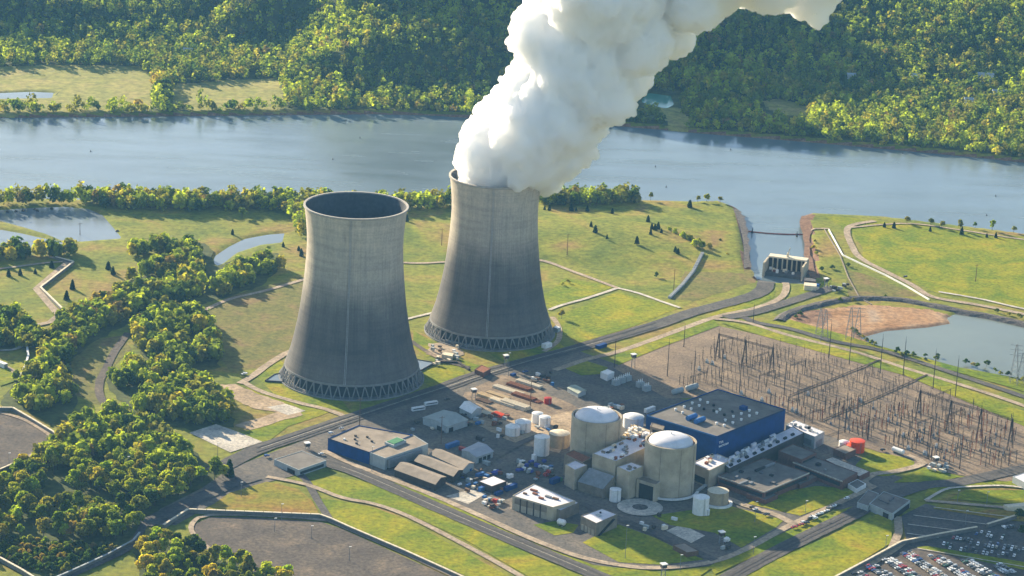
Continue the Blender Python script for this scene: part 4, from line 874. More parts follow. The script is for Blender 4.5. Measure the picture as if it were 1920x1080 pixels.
# houses hidden in the far woods
for i, (a, b, l) in enumerate(((352, 111, 'tiny white house in the woods above the far-bank fields'), (1595, 160, 'white house roof among the trees on the right far bank'), (1715, 165, 'pale house in the far woods beneath the bright tree column'), (1845, 170, 'long low pale building in the far woods near the right edge'), (1875, 190, 'long white roof in the far woods at the right edge'), (1815, 203, 'small white house below the long white roof'))):
    q = P(a, b); z = hz1(q.x, q.y); t = thing('house', l, 'house', (q.x, q.y, z)); w = (20, 7) if i in (3, 4) else (10, 8); bx = [(q.x-w[0]/2, q.y-w[1]/2), (q.x+w[0]/2, q.y-w[1]/2), (q.x+w[0]/2, q.y+w[1]/2), (q.x-w[0]/2, q.y+w[1]/2)]
    MB().prism(bx, z-2, z+11, False).build('wall', M_white, t); mb = MB(); e = z+11; f = z+13.5; x0, x1, y0, y1 = bx[0][0]-1, bx[1][0]+1, bx[0][1]-1, bx[2][1]+1
    mb.face([(x0, y0, e), (x1, y0, e), (x1, q.y, f), (x0, q.y, f)]); mb.face([(x1, y1, e), (x0, y1, e), (x0, q.y, f), (x1, q.y, f)]); mb.face([(x0, y1, e), (x0, y0, e), (x0, q.y, f)]); mb.face([(x1, y0, e), (x1, y1, e), (x1, q.y, f)]); mb.build('roof', M_wallgr, t)
# ---------------------------------------------------------------- poles, gantries, posts
def pole(px, py, h, label, group, r=.38, arms=0, name='utility_pole', m=None, cat='pole'):
    c = P(px, py); c.z = hz1(c.x, c.y); t = thing(name, label, cat, tuple(c), group)
    MB().tube((c.x, c.y, c.z-.3), (c.x, c.y, c.z+h), r, r*.55, 7).build('shaft', m or M_wood, t)
    if name == 'lightning_mast': MB().tube((c.x, c.y, c.z+h-.05), (c.x, c.y, c.z+h*1.12), .14, .05, 5).build('spike', M_steel, t)
    for k in range(arms):
        MB().tube((c.x-2.2, c.y-1.2, c.z+h-1.2-k*2), (c.x+2.2, c.y+1.2, c.z+h-1.2-k*2), .16, n=5).build('crossarm', m or M_wood, t)
    return t
MASTS = [(1554, 672, 32), (1592, 684, 32), (1650, 700, 33), (1693, 705, 33), (1749, 730, 34), (1791, 744, 34), (1494, 779, 33), (1571, 826, 26), (1584, 812, 33), (1627, 826, 33), (1685, 832, 35),
         (1741, 862, 30), (1251, 706, 32), (1300, 722, 31), (1282, 651, 20), (1386, 737, 31), (1412, 605, 17), (1352, 725, 33), (1799, 880, 33), (1470, 742, 30), (1152, 690, 25), (1305, 600, 0)]
for x, y, h in MASTS:
    if h: pole(x, y, h, 'tall thin brown lightning mast standing in or beside the switchyard', 'lightning masts of the switchyard', .42, 0, 'lightning_mast', M_steel, 'mast')
def gantry(tops, bases, h, label):
    w = [P(*b) for b in bases]; t = thing('switchyard_gantry', label, 'gantry', tuple(w[0])); d = (w[-1]-w[0]).normalized(); n = Vector((-d.y, d.x, 0))
    tp = []
    for q in w:
        mb = MB()
        for s in (-1, 1):
            for e in (-.5, .5): mb.tube(q+n*s*4.2+d*e, q+Vector((0, 0, h))+n*s*.3+d*e*.4, .26, n=5)
        for k in range(1, 7):
            z = h*k/7.5; wd_ = 4.2*(1-z/h)+.3
            mb.tube(q+n*wd_+Vector((0, 0, z)), q-n*wd_+Vector((0, 0, z)), .14, n=4)
        mb.build('tower', M_steel, t); MB().tube(q+Vector((0, 0, h-.05)), q+Vector((0, 0, h*1.22)), .2, .06, 5).build('spike', M_steel, t); tp.append(q+Vector((0, 0, h*.93)))
    for a, b in zip(tp, tp[1:]):
        mb = MB(); k = 10
        for s in (-.7, .7):
            mb.tube(a+n*s, b+n*s, .18, n=4); mb.tube(a+n*s+Vector((0, 0, 1.3)), b+n*s+Vector((0, 0, 1.3)), .18, n=4)
        for i in range(k):
            p0, p1 = a+(b-a)*i/k, a+(b-a)*(i+1)/k; sg = 1 if i % 2 else -1
            mb.tube(p0+n*.7*sg+Vector((0, 0, 0 if i % 2 else 1.3)), p1-n*.7*sg+Vector((0, 0, 1.3 if i % 2 else 0)), .12, n=4)
        mb.build('beam', M_steel, t)
gantry(None, [(1345, 675), (1395, 688), (1446, 702)], 25, 'three-legged dark lattice gantry at the far corner of the switchyard')
gantry(None, [(1721, 788), (1779, 808), (1835, 824), (1893, 843)], 27, 'four-legged dark lattice gantry at the right end of the switchyard')
# bus supports and breakers in rows: three kinds of post
SYP = [P(*q) for q in ((1262, 728), (1345, 642), (1420, 645), (1690, 716), (1905, 810), (1895, 880), (1740, 868), (1640, 835), (1480, 782), (1350, 728))]
syp = [(q.x, q.y) for q in SYP]; dA = (P(1893, 843)-P(1721, 788)).normalized(); dB = Vector((-dA.y, dA.x, 0)); o0 = P(1345, 642)
PRO = []
for k in range(4):
    mb = MB(); h = (6.5, 9.5, 13, 7.5)[k]
    mb.tube((0, 0, -.2), (0, 0, h*.72), .32, .26, 5); mb.lathe((0, 0, h*.72), [(.2, 0), (.45, .15), (.25, .5), (.45, .7), (.25, 1.1), (.45, 1.3), (.15, h*.28)], 6)
    if k in (1, 2): mb.tube((-1.7, 0, h*.7), (1.7, 0, h*.7), .16, n=4)
    if k == 3: mb.box((0, 0, .2), (1.6, 1.1, 1.8), 0)
    PRO.append(mb.mesh('switchyard_post', (M_steel, M_rust, M_steel, M_metal)[k]))
spots = []
for i in range(-40, 80):
    for j in range(-60, 60):
        if (j % 4) == 0 or (i % 9) in (0, 1): continue
        q = o0+dA*(i*4.6)+dB*(j*5.4)
        if random.random() < (1.0 if j % 4 == 2 else .62)*(.6+.8*float(vnoise(np.array([i/6.0]), np.array([j/5.0]), 2)[0])): spots.append((q.x+random.uniform(-.25, .25), q.y+random.uniform(-.25, .25)))
def bus_frame(c, wid, h, dv, label):
    t = thing('bus_gantry', label, 'gantry', tuple(c), 'small bus gantries of the switchyard')
    for s in (-.5, 0, .5):
        q = c+dv*wid*s; MB().tube(q-Vector((0, 0, .3)), q+Vector((0, 0, h)), .3, .24, 5).build('leg', M_steel, t)
    mb = MB(); a_, b_ = c-dv*wid*.5, c+dv*wid*.5
    for z in (h-.2, h-1.4): mb.tube(a_+Vector((0, 0, z)), b_+Vector((0, 0, z)), .17, n=4)
    for k in range(8): mb.tube(a_+(b_-a_)*k/8+Vector((0, 0, h-.2-1.2*(k % 2))), a_+(b_-a_)*(k+1)/8+Vector((0, 0, h-1.4+1.2*(k % 2))), .11, n=4)
    mb.build('beam', M_steel, t)
for i in range(-40, 80, 9):
    for j in range(-60, 60, 8):
        q = o0+dA*((i+.5)*4.6)+dB*(j*5.4)
        if inside(syp, np.array([q.x]), np.array([q.y]))[0] and random.random() < .72: bus_frame(q, 22, random.choice((11, 14, 14, 17)), dB, 'low three-legged steel gantry standing across a switchyard row')
for i in range(60):
    q = o0+dA*random.uniform(-40, 75)*4.6+dB*random.choice((-6, -10, -14, -18, -22, -26, -30))*5.4
    if inside(syp, np.array([q.x]), np.array([q.y]))[0]:
        t = thing('circuit_breaker', 'grey circuit breaker box with pale bushings among the switchyard posts', 'breaker', tuple(q), 'breakers among the switchyard posts')
        MB().box(q, (2.6, 1.8, 2.2), math.atan2(dA.y, dA.x)).build('cabinet', M_wallgr, t)
        for s in (-1, 0, 1): c = q+dA*s*.8; MB().lathe((c.x, c.y, 2.2), [(.25, 0), (.4, .4), (.25, .8), (.4, 1.2), (.1, 2.2)], 6).build('bushing', M_white, t)
a = np.array(spots); a = a[inside(syp, a[:, 0], a[:, 1])]; a = a[np.argsort(a[:, 1])]
print('posts', len(a))
ang = math.atan2(dA.y, dA.x); rest = MB()
PL = ('short brown insulator post in the crowded switchyard rows', 'rust-brown insulator post with a crossbar in the crowded switchyard', 'tall dark post with a crossbar in the crowded switchyard', 'grey breaker box with an insulator post in the crowded switchyard')
for i, (x, y) in enumerate(a):
    k = random.choices((0, 1, 2, 3), (.42, .28, .2, .1))[0]; z = .16
    if i < 290:
        o = bpy.data.objects.new('switchyard_post', PRO[k]); C.objects.link(o); o.location = (x, y, z); o.rotation_euler.z = ang+random.choice((0, math.pi/2)); s = random.uniform(.85, 1.2); o.scale = (1, 1, s)
        tag(o, PL[k], 'post', 'insulator posts of the switchyard')
    else:
        h = (6.5, 9.5, 12, 7)[k]; rest.tube((x, y, 0), (x, y, h*random.uniform(.8, 1.1)), .24, .18, 4)
        if k in (1, 2): rest.tube((x-1.6*math.cos(ang), y-1.6*math.sin(ang), h*.7), (x+1.6*math.cos(ang), y+1.6*math.sin(ang), h*.7), .15, n=4)
if rest.f: tag(rest.build('switchyard_steelwork', M_steel), 'farther rows of thin switchyard posts', kind='stuff')
# distribution poles and lamp posts
for x, y, h in [(96, 905, 0), (1063, 483, 22), (1263, 545, 22), (828, 463, 18), (347, 448, 0), (150, 438, 14), (674, 803, 26), (827, 833, 24), (994, 768, 26), (1829, 528, 18)]:
    if h: pole(x, y, h, 'brown wooden utility pole standing clear of the switchyard', 'utility poles outside the switchyard', .4, 1)
LAMPS = [(584, 1010, 10), (655, 1052, 11), (515, 998, 11), (528, 978, 14), (452, 932, 12), (408, 862, 14), (697, 885, 21), (953, 705, 21), (1172, 1048, 26), (1415, 980, 17), (1510, 962, 10), (1412, 1040, 14), (1275, 1072, 13), (1660, 1035, 13), (1658, 935, 0), (1795, 942, 10), (1850, 945, 10), (1810, 985, 12), (240, 893, 16), (17, 870, 9)]
for x, y, h in LAMPS:
    if h:
        t = pole(x, y, h, 'slim grey lamp post beside a road, lawn or parking lot', 'lamp posts around the plant', .22, 0, 'lamp_post', M_metal, 'lamp post'); c = Vector(t['_o'])
        MB().box((c.x+.6, c.y, c.z+h-.05), (1.8, .6, .35), .3).build('lamp_head', M_white, t)
def pylon(px, py, h, label, group):
    c = P(px, py); c.z = hz1(c.x, c.y); t = thing('lattice_pylon', label, 'pylon', tuple(c), group); mb = MB(); w = 3.6
    L = [[c+Vector((sx*w*(1-.85*f), sy*w*(1-.85*f), h*f)) for f in [i/8 for i in range(9)]] for sx, sy in ((1, 1), (1, -1), (-1, -1), (-1, 1))]
    for l in L:
        for a_, b_ in zip(l, l[1:]): mb.tube(a_, b_, .2, n=4)
    for i in range(8):
        for k in range(4): mb.tube(L[k][i], L[(k+1) % 4][i+1], .12, n=4)
    mb.build('frame', M_metal, t)
    for f in (.72, .86, .97): MB().tube(c+Vector((-5.5, 1, h*f)), c+Vector((5.5, -1, h*f)), .2, n=4).build('crossarm', M_metal, t)
for x, y, h in ((1545, 640, 30), (1592, 636, 31), (1607, 634, 30), (1900, 718, 36), (1913, 722, 30), (1536, 628, 26)): pylon(x, y, h, 'pale lattice pylon on the grassy bank of the holding pond', 'lattice pylons on the pond bank')
def watch_tower(px, py, h, label):
    c = P(px, py); t = thing('watch_tower', label, 'watch tower', tuple(c))
    for sx, sy in ((1, 1), (1, -1), (-1, -1), (-1, 1)): MB().tube((c.x+sx*1.6, c.y+sy*1.6, 0), (c.x+sx*1.2, c.y+sy*1.2, h), .2, n=5).build('leg', M_metal, t)
    mb = MB()
    for k in range(1, 4):
        z = h*k/4
        for s in (-1, 1): mb.tube((c.x-1.4, c.y+s*1.4, z), (c.x+1.4, c.y+s*1.4, z+1.5), .12, n=4); mb.tube((c.x+s*1.4, c.y-1.4, z), (c.x+s*1.4, c.y+1.4, z+1.5), .12, n=4)
    mb.build('bracing', M_metal, t)
    MB().box((c.x, c.y, h), (3.6, 3.6, 2.6), .5).build('cabin', M_steel, t); MB().box((c.x, c.y, h+2.58), (4.4, 4.4, .6), .5).build('roof', M_white, t)
for a in ((888, 750, 7, 'white-topped watch tower beside the pipe yard'), (1243, 1086, 9, 'white-topped watch tower at the bottom edge by the curving road'), (1352, 1020, 7, 'white-topped watch tower at the edge of the dark lawn'), (1754, 872, 4, 'white-topped watch tower at the switchyard corner by pale rubble'),
          (1548, 540, 7, 'white-topped watch tower near the intake hut'), (1187, 690, 10, 'dark-cabined watch tower on tall legs at the switchyard edge'), (576, 843, 3, 'white-topped post beside the flat guardhouse'), (948, 690, 9, 'watch tower with a slanting ladder below the steaming tower')): watch_tower(*a)
# ---------------------------------------------------------------- barrier walls and pipelines
def barrier(name, pts, h, th, m, label, cat='wall', top=None):
    w = [P(*q) for q in pts]; t = thing(name, label, cat, tuple(w[0])); mb = MB(); tp = MB(); n = 0
    for a, b in zip(w, w[1:]):
        L = (b-a).length; k = max(1, int(L/7))
        for i in range(k):
            p, q = a+(b-a)*i/k, a+(b-a)*(i+1)/k; g = (q-p).normalized()*.25
            za, zb = hz1(p.x, p.y), hz1(q.x, q.y); z = max(za, zb)
            mb.prism(wall_quad(p, q, th), min(za, zb)-.5, z+h); tp.prism(wall_quad(p+g, q-g, th+.2), z+h-.05, z+h+.4, True, True)
    mb.build('panel_row', m, t); tp.build('coping', top or M_white, t); return t
barrier('boundary_wall', [(306, 992), (352, 962), (600, 972), (622, 980), (655, 995), (760, 1040), (870, 1090)], 3.2, 1.4, mat('grey_panel', (.16, .155, .145), .25), 'long panelled wall along the top of the empty brown lot', top=M_tarp)
barrier('boundary_wall', [(-40, 771), (24, 771), (60, 792), (98, 815), (120, 830)], 3.2, 1.4, MATS['grey_panel'], 'panelled wall round the small lot at the left edge', top=M_tarp)
barrier('boundary_wall', [(-40, 905), (0, 887), (35, 872)], 3.2, 1.4, MATS['grey_panel'], 'short panelled wall below the small lot at the left edge', top=M_tarp)
barrier('boundary_wall', [(-30, 1038), (0, 1053), (40, 1075), (80, 1100)], 3.2, 1.4, MATS['grey_panel'], 'panelled wall in the bottom left corner', top=M_tarp)
barrier('boundary_wall', [(100, 1092), (150, 1070), (200, 1047), (250, 1020), (262, 1005)], 3.0, 1.2, MATS['grey_panel'], 'panelled wall following the road at the bottom left', top=M_wallgr)
barrier('boundary_wall', [(1545, 1100), (1620, 1060), (1690, 1022), (1760, 1008), (1832, 995)], 3.2, 1.4, MATS['grey_panel'], 'panelled wall dividing the two right-hand car parks', top=M_tarp)
barrier('boundary_wall', [(1850, 990), (1905, 973)], 3.2, 1.4, MATS['grey_panel'], 'short pale wall by the dark trees at the right edge', top=M_tarp)
barrier('boundary_wall', [(49, 640), (53, 672), (48, 690), (35, 717)], 2.6, 1.6, MATS['grey_panel'], 'white-topped wall descending beside the left lawn', top=M_white)
barrier('boundary_wall', [(104, 486), (138, 495), (76, 543), (118, 584)], 2.6, 1.6, MATS['grey_panel'], 'zigzag white-topped wall beside the left track', top=M_tarp)
barrier('pipeline', [(1554, 432), (1580, 480), (1610, 494), (1660, 517), (1700, 538), (1742, 563)], 1.0, 1.0, M_white, 'white pipeline running down beside the tan hill road', 'pipeline', top=M_white)
barrier('pipeline', [(1545, 430), (1575, 480), (1590, 520), (1612, 560), (1635, 572)], .6, .8, M_contd, 'thin brown pipeline dropping to the red mudflat', 'pipeline', top=M_contd)
barrier('pipeline', [(1317, 480), (1300, 510), (1280, 535), (1255, 560)], 1.6, 3.0, M_wallgr, 'grey conveyor-like duct crossing the slope left of the channel', 'pipeline', top=M_metal)
barrier('pipe_bridge', [(835, 642), (870, 650), (905, 656)], 2.2, 2.0, M_metal, 'long grey pipe bridge in front of the steaming tower', 'pipe bridge', top=M_wallgr)
barrier('pipe_bridge', [(818, 680), (858, 681), (880, 695)], 1.5, 2.0, M_steel, 'dark flume wall between the two towers', 'wall', top=M_steel)
# rubble dikes round the holding pond
def dike(pts, w, h, m, name, label):
    L = smooth_line([P(*q) for q in pts], 7); mb = MB(); pr = []
    for i, p in enumerate(L):
        d = L[min(i+1, len(L)-1)]-L[max(i-1, 0)]; d.z = 0; d.normalize(); n = Vector((-d.y, d.x, 0)); z = hz1(p.x, p.y)
        for f, zz in ((-1, -1.5), (-.55, h*.55), (-.25, h), (.25, h), (.55, h*.5), (1, -1.5)):
            j = random.uniform(-.5, .5); pr.append((p.x+n.x*(w*f+j), p.y+n.y*(w*f+j), z+zz+random.uniform(-.3, .3)))
    for i in range(len(L)-1):
        for k in range(5): mb.f.append((6*i+k, 6*i+k+1, 6*i+7+k, 6*i+6+k))
    mb.v = pr; return structure(mb.build(name, m))
dike([(1462, 603), (1475, 590), (1510, 578), (1560, 566), (1610, 560), (1680, 562), (1740, 572), (1800, 584), (1860, 594), (1930, 610), (2050, 640)], 9, 2.2, M_rock, 'rubble_bank', '')
# ---------------------------------------------------------------- cars
def car_mesh(kind, paint):
    """body, glasshouse and wheels in one small mesh with three materials"""
    L, W = (4.6, 1.85) if kind != 'pickup' else (5.6, 2.0); bm = bmesh.new()
    side = {'sedan': [(-2.3, .35), (2.3, .35), (2.3, .75), (1.3, .95), (.55, 1.42), (-.9, 1.42), (-1.6, 1.0), (-2.3, .95)], 'suv': [(-2.3, .4), (2.3, .4), (2.3, .95), (1.35, 1.05), (.75, 1.75), (-2.0, 1.75), (-2.3, 1.1)],
            'pickup': [(-2.8, .45), (2.8, .45), (2.8, 1.0), (1.7, 1.1), (1.1, 1.8), (-.5, 1.8), (-.7, 1.1), (-2.8, 1.1)]}[kind]
    rows = []
    for s, sh in ((-1, 1.0), (1, 1.0)):
        rows.append([bm.verts.new((x, s*W/2*(1 if z < 1.15 else .82), z)) for x, z in side])
    n = len(side)
    for i in range(n):
        f = bm.faces.new((rows[0][i], rows[0][(i+1) % n], rows[1][(i+1) % n], rows[1][i])); z = [v.co.z for v in f.verts]
        f.material_index = 1 if (max(z) > 1.3 and min(z) < 1.15) else 0
    bm.faces.new(rows[0][::-1]); bm.faces.new(rows[1])
    for x in (-L*.31, L*.31):
        for s in (-1, 1):
            r = bmesh.ops.create_cone(bm, cap_ends=True, segments=10, radius1=.36, radius2=.36, depth=.25, matrix=Matrix.Translation((x, s*(W/2-.08), .36)) @ Matrix.Rotation(math.pi/2, 4, 'X'))
            for v in r['verts']:
                for f in v.link_faces: f.material_index = 2
    bmesh.ops.recalc_face_normals(bm, faces=bm.faces)
    me = bpy.data.meshes.new('parked_car'); bm.to_mesh(me); bm.free()
    for m in (paint, M_glass, M_black): me.materials.append(m)
    return me
PAINT = {'white': (.78, .78, .76), 'silver': (.50, .51, .52), 'dark grey': (.10, .105, .11), 'black': (.02, .02, .022), 'red': (.33, .02, .02), 'blue': (.03, .08, .25), 'tan': (.40, .33, .24), 'green': (.03, .10, .06)}
PW_ = (.19, .20, .18, .17, .09, .09, .05, .03)
CARS = {(k, c): car_mesh(k, mat('car_paint_'+c.replace(' ', '_'), v, .05, .5, .3, 0, .5)) for k in ('sedan', 'suv', 'pickup') for c, v in PAINT.items()}
def car(q, ang, where, group, color=None, kind=None):
    c = color or random.choices(list(PAINT), PW_)[0]; k = kind or random.choices(('sedan', 'suv', 'pickup'), (.5, .3, .2))[0]
    o = bpy.data.objects.new('parked_car', CARS[(k, c)]); C.objects.link(o); o.location = (q.x, q.y, LAY[0]+.02); o.rotation_euler.z = ang+random.uniform(-.03, .03)+random.choice((0, math.pi))
    tag(o, c+' '+{'sedan': 'car', 'suv': 'tall car', 'pickup': 'pickup truck'}[k]+' '+where, 'car', group); return o
LAY[0] += .02
def row(a, b, where, group, fill=.9, double=True, nose=None):
    A, B = P(*a), P(*b); d = (B-A); L = d.length; d.normalize(); n = Vector((-d.y, d.x, 0)); k = int(L/2.75)
    for i in range(k):
        for s in ((-1, 1) if double else (0,)):
            if random.random() < fill: car(A+d*(i*2.75)+n*s*2.7, math.atan2(n.y, n.x), where, group)
g = 'cars in the bottom right car park'
for a, b in [((1632, 1064), (1690, 1100)), ((1664, 1052), (1735, 1098)), ((1699, 1040), (1772, 1090)), ((1750, 1045), (1822, 1090)), ((1811, 1054), (1874, 1094)), ((1868, 1062), (1902, 1082)), ((1607, 1078), (1640, 1098))]:
    row(a, b, 'parked in the full double rows of the bottom right car park', g, .88)
g = 'cars in the upper right car park'
for a, b in [((1768, 1026), (1915, 1050)), ((1786, 1014), (1925, 1036)), ((1832, 1002), (1900, 1014))]:
    row(a, b, 'parked in the loose rows of the upper right car park', g, .42)
row((1882, 992), (1912, 988), 'parked beside the dark trees at the right edge', 'cars beside the right-edge trees', .8, False)
for a, c, k in [((1506, 983), 'white', 'suv'), ((1513, 984), 'black', 'suv'), ((1502, 987), 'red', 'sedan'), ((1489, 992), 'red', 'pickup'), ((1519, 975), 'black', 'sedan'), ((1523, 972), 'white', 'sedan'), ((1528, 975), 'white', 'suv'), ((1533, 968), 'silver', 'sedan'), ((1539, 966), 'white', 'suv'), ((1550, 961), 'white', 'sedan'), ((1554, 957), 'dark grey', 'suv'), ((1561, 953), 'silver', 'sedan'), ((1566, 951), 'white', 'sedan'), ((1572, 950), 'black', 'sedan'), ((1587, 938), 'white', 'suv')]:
    car(P(*a), .55, 'parked in the line beside the road to the gatehouse', 'cars lining the road to the gatehouse', c, k)
for a, c, k, l in [((1410, 955), 'black', 'suv', 'on the path by the brick office annex'), ((1416, 958), 'white', 'sedan', 'by the black one on the path below the brick annex'), ((1437, 968), 'black', 'pickup', 'on the tan path at the lawn edge'), ((458, 704), 'white', 'pickup', 'alone on the grass left of the nearer tower'), ((1697, 522), 'black', 'suv', 'stopped on the tan hill road'), ((985, 700), 'blue', 'pickup', 'in the steaming tower shadow on the main road'),
                   ((620, 815), 'white', 'suv', 'on the main road above the blue warehouse'), ((1012, 707), 'tan', 'sedan', 'by the shaded road junction'), ((500, 858), 'blue', 'suv', 'left of the flat guardhouse'), ((602, 854), 'white', 'sedan', 'right of the flat guardhouse'), ((838, 752), 'black', 'pickup', 'behind the two white buses'), ((1655, 847), 'black', 'suv', 'ahead of the white tank trailer'), ((640, 806), 'silver', 'sedan', 'on the main road near the warehouse corner')]:
    car(P(*a), .7, l, None, c, k)
# ---------------------------------------------------------------- vehicles, containers and stores in the yard
def bus(px, py, ang, label):
    q = P(px, py); t = thing('bus', label, 'bus', tuple(q)); d = Vector((math.cos(ang), math.sin(ang), 0)); n = Vector((-d.y, d.x, 0))
    MB().box((q.x, q.y, .6), (12, 2.7, 2.6), ang).build('body', M_white, t); MB().box((q.x, q.y, 3.18), (11.4, 2.3, .35), ang).build('roof', M_white, t); MB().box((q.x, q.y, 1.75), (10.6, 2.78, .9), ang).build('window_band', M_glass, t)
    for u in (-3.8, 3.6):
        for s in (-1, 1): c = q+d*u+n*s*1.15; MB().tube(c+n*.18+Vector((0, 0, .5)), c-n*.18+Vector((0, 0, .5)), .5, n=12).build('wheel', M_black, t)
bus(784, 770, .55, 'white bus on the shaded road, lower of the two'); bus(808, 760, .55, 'white bus on the shaded road, upper of the two')
def trailer(px, py, L, W, H, ang, m, label, name='shipping_container', cat='container', group=None):
    q = P(px, py); t = thing(name, label, cat, tuple(q), group); MB().box((q.x, q.y, .35), (L, W, H), ang).build('body', m, t)
    mb = MB()
    for k in range(int(L/1.2)): u = -L/2+.6+k*1.2; d = Vector((math.cos(ang), math.sin(ang), 0)); mb.box((q.x+d.x*u, q.y+d.y*u, .5), (.25, W+.16, H-.3), ang)
    mb.build('rib', m, t); d = Vector((math.cos(ang), math.sin(ang), 0)); MB().box((q.x+d.x*(L/2+.05), q.y+d.y*(L/2+.05), .5), (.12, W*.9, H*.85), ang).build('door', M_metal, t); MB().box((q.x, q.y, 0), (L*.9, W*.8, .34), ang).build('skid', M_steel, t)
AB = math.atan2((Vector(TB['_c'][3])-Vector(TB['_c'][0])).y, (Vector(TB['_c'][3])-Vector(TB['_c'][0])).x); AA = AB-math.pi/2
for a in ((848, 838, 14, 3.2, 3.4, AB, M_bluelt, 'long bright blue container by the grey sheds in shade'), (868, 846, 7, 3, 3, AA, M_red, 'dark red container by the three-door shed'), (1218, 772, 12, 3, 3.4, AB, M_white, 'white trailer behind the left corner of the blue hall'), (957, 918, 13, 3.2, 3.4, AB, M_blue, 'long blue container beside the white canopy'),
          (905, 920, 8, 3, 3.2, AB, M_bluelt, 'bright blue container left of the white canopy'), (1040, 906, 9, 4, 4, AB, M_blue, 'blue container with a green cover by the narrow tower'), (1046, 903, 7, 4, 2.5, AB, M_green, 'green canvas-topped container by the narrow tower'), (1001, 866, 3, 3, 6, AB, M_white, 'upright white box on the shaded yard'),
          (930, 890, 8, 4, 2.6, AB, M_purple, 'purple-blue covered box at the lower yard edge'), (900, 893, 8, 3, 2.6, AB, M_bluelt, 'pale blue box near the stepped sheds'), (1127, 652, 12, 4, 3, AB, M_blue, 'blue trailer with a pale top by the main road bend'), (1025, 652, 9, 5, 4, AB, M_white, 'white trailer at the right base of the steaming tower'), (912, 872, 6, 3, 3, AA, M_wallgr, 'grey box beside the three-door shed'),
          (3, 688, 12, 4, 4, AA, M_white, 'white trailer on the small lawn at the left edge'), (900, 826, 7, 3, 3, AA, M_steel, 'dark truck body on the shaded gravel'), (935, 928, 7, 3, 2.6, AB, M_blue, 'small blue container below the white canopy'), (962, 705, 5, 3, 2, AB, M_blue, 'blue skip on the shaded road junction'), (880, 905, 5, 3, 3, AA, M_wallgr, 'grey bin near the pale concrete pad')): trailer(*a)
# pipe and timber stacks in the lit yard: each long bundle a thing
def bundle(px, py, L, W, H, m, label, name='pipe_stack'):
    q = P(px, py); t = thing(name, label, 'stack', tuple(q), 'long stacks in the pipe yard'); d = Vector((math.cos(AA), math.sin(AA), 0)); n = Vector((-d.y, d.x, 0)); r = .55; k = int(W/(2*r))
    mb = MB()
    for l in range(max(1, int(H/(2*r)))):
        for i in range(k-l):
            c = q+n*((i-(k-l-1)/2)*2*r)+Vector((0, 0, .3+r+l*1.9*r)); mb.tube(c-d*L/2*random.uniform(.93, 1), c+d*L/2*random.uniform(.93, 1), r*.97, n=8)
    mb.build('bundle', m, t)
    for u in (-.35, 0, .35): c = q+d*L*u; MB().box((c.x, c.y, 0), (.5, W*1.05, .3), AA).build('bearer', M_wood, t)
for a in [(x, y, L*.72, W*1.7, H, m, l) for x, y, L, W, H, m, l in ((921, 748, 40, 5, 3, M_timber, 'orange-tan long stack at the left of the pipe yard'), (934, 744, 34, 4.5, 3, M_timber, 'pale timber stack second from the left in the pipe yard'), (944, 757, 40, 5, 3, M_tarp, 'cream long stack nearest the road crossing'), (966, 762, 40, 6, 3.4, M_tarp, 'broad cream stack at the front of the pipe yard'), (953, 734, 44, 5, 2.8, M_tarp, 'cream stack in the middle of the pipe yard'),
          (974, 727, 36, 5, 2.4, M_rust, 'rust-red pipe stack at the back of the pipe yard'), (983, 746, 34, 5, 2.4, M_rust, 'rust-red pipe stack at the right of the pipe yard'), (992, 722, 38, 4, 2.6, M_tarp, 'pale stack at the far end of the pipe yard'), (1002, 752, 20, 4, 2, M_rust, 'short rusty stack by the red tank'), (908, 753, 22, 4, 2, M_wood, 'short brown stack beside the watch tower'), (915, 776, 22, 4, 2, M_tarp, 'short pale stack near the arched shed'), (935, 780, 16, 5, 2.5, M_orange, 'short orange stack behind the arched shed'))]: bundle(*a)
# crates, bins and pallets strewn over the yards
def crate(px, py, s, m, word, where, group):
    q = P(px, py); o = bpy.data.objects.new('crate', s.mesh('crate', m)) if False else None
    mb = MB(); L, W, H = random.uniform(1.8, 5), random.uniform(1.6, 3), random.uniform(1, 2.8); mb.box((0, 0, 0), (L, W, H), 0)
    for u in (-.4, 0, .4): mb.box((L*u, 0, .05), (.2, W+.14, H-.1), 0)
    mb.box((0, 0, H-.02), (L+.12, W+.12, .14), 0)
    o = mb.build('crate', m); o.location = (q.x, q.y, LAY[0]); o.rotation_euler.z = random.choice((AA, AB))+random.uniform(-.2, .2); tag(o, word+' '+where, 'crate', group)
CM = [(M_white, 'small white crate'), (M_wallgr, 'small pale grey crate'), (M_steel, 'small dark crate'), (M_bluelt, 'small light blue crate'), (M_rust, 'small rusty crate'), (M_tarp, 'small cream crate'), (M_wood, 'small brown crate'), (M_purple, 'small violet-blue crate'), (M_red, 'small red crate')]
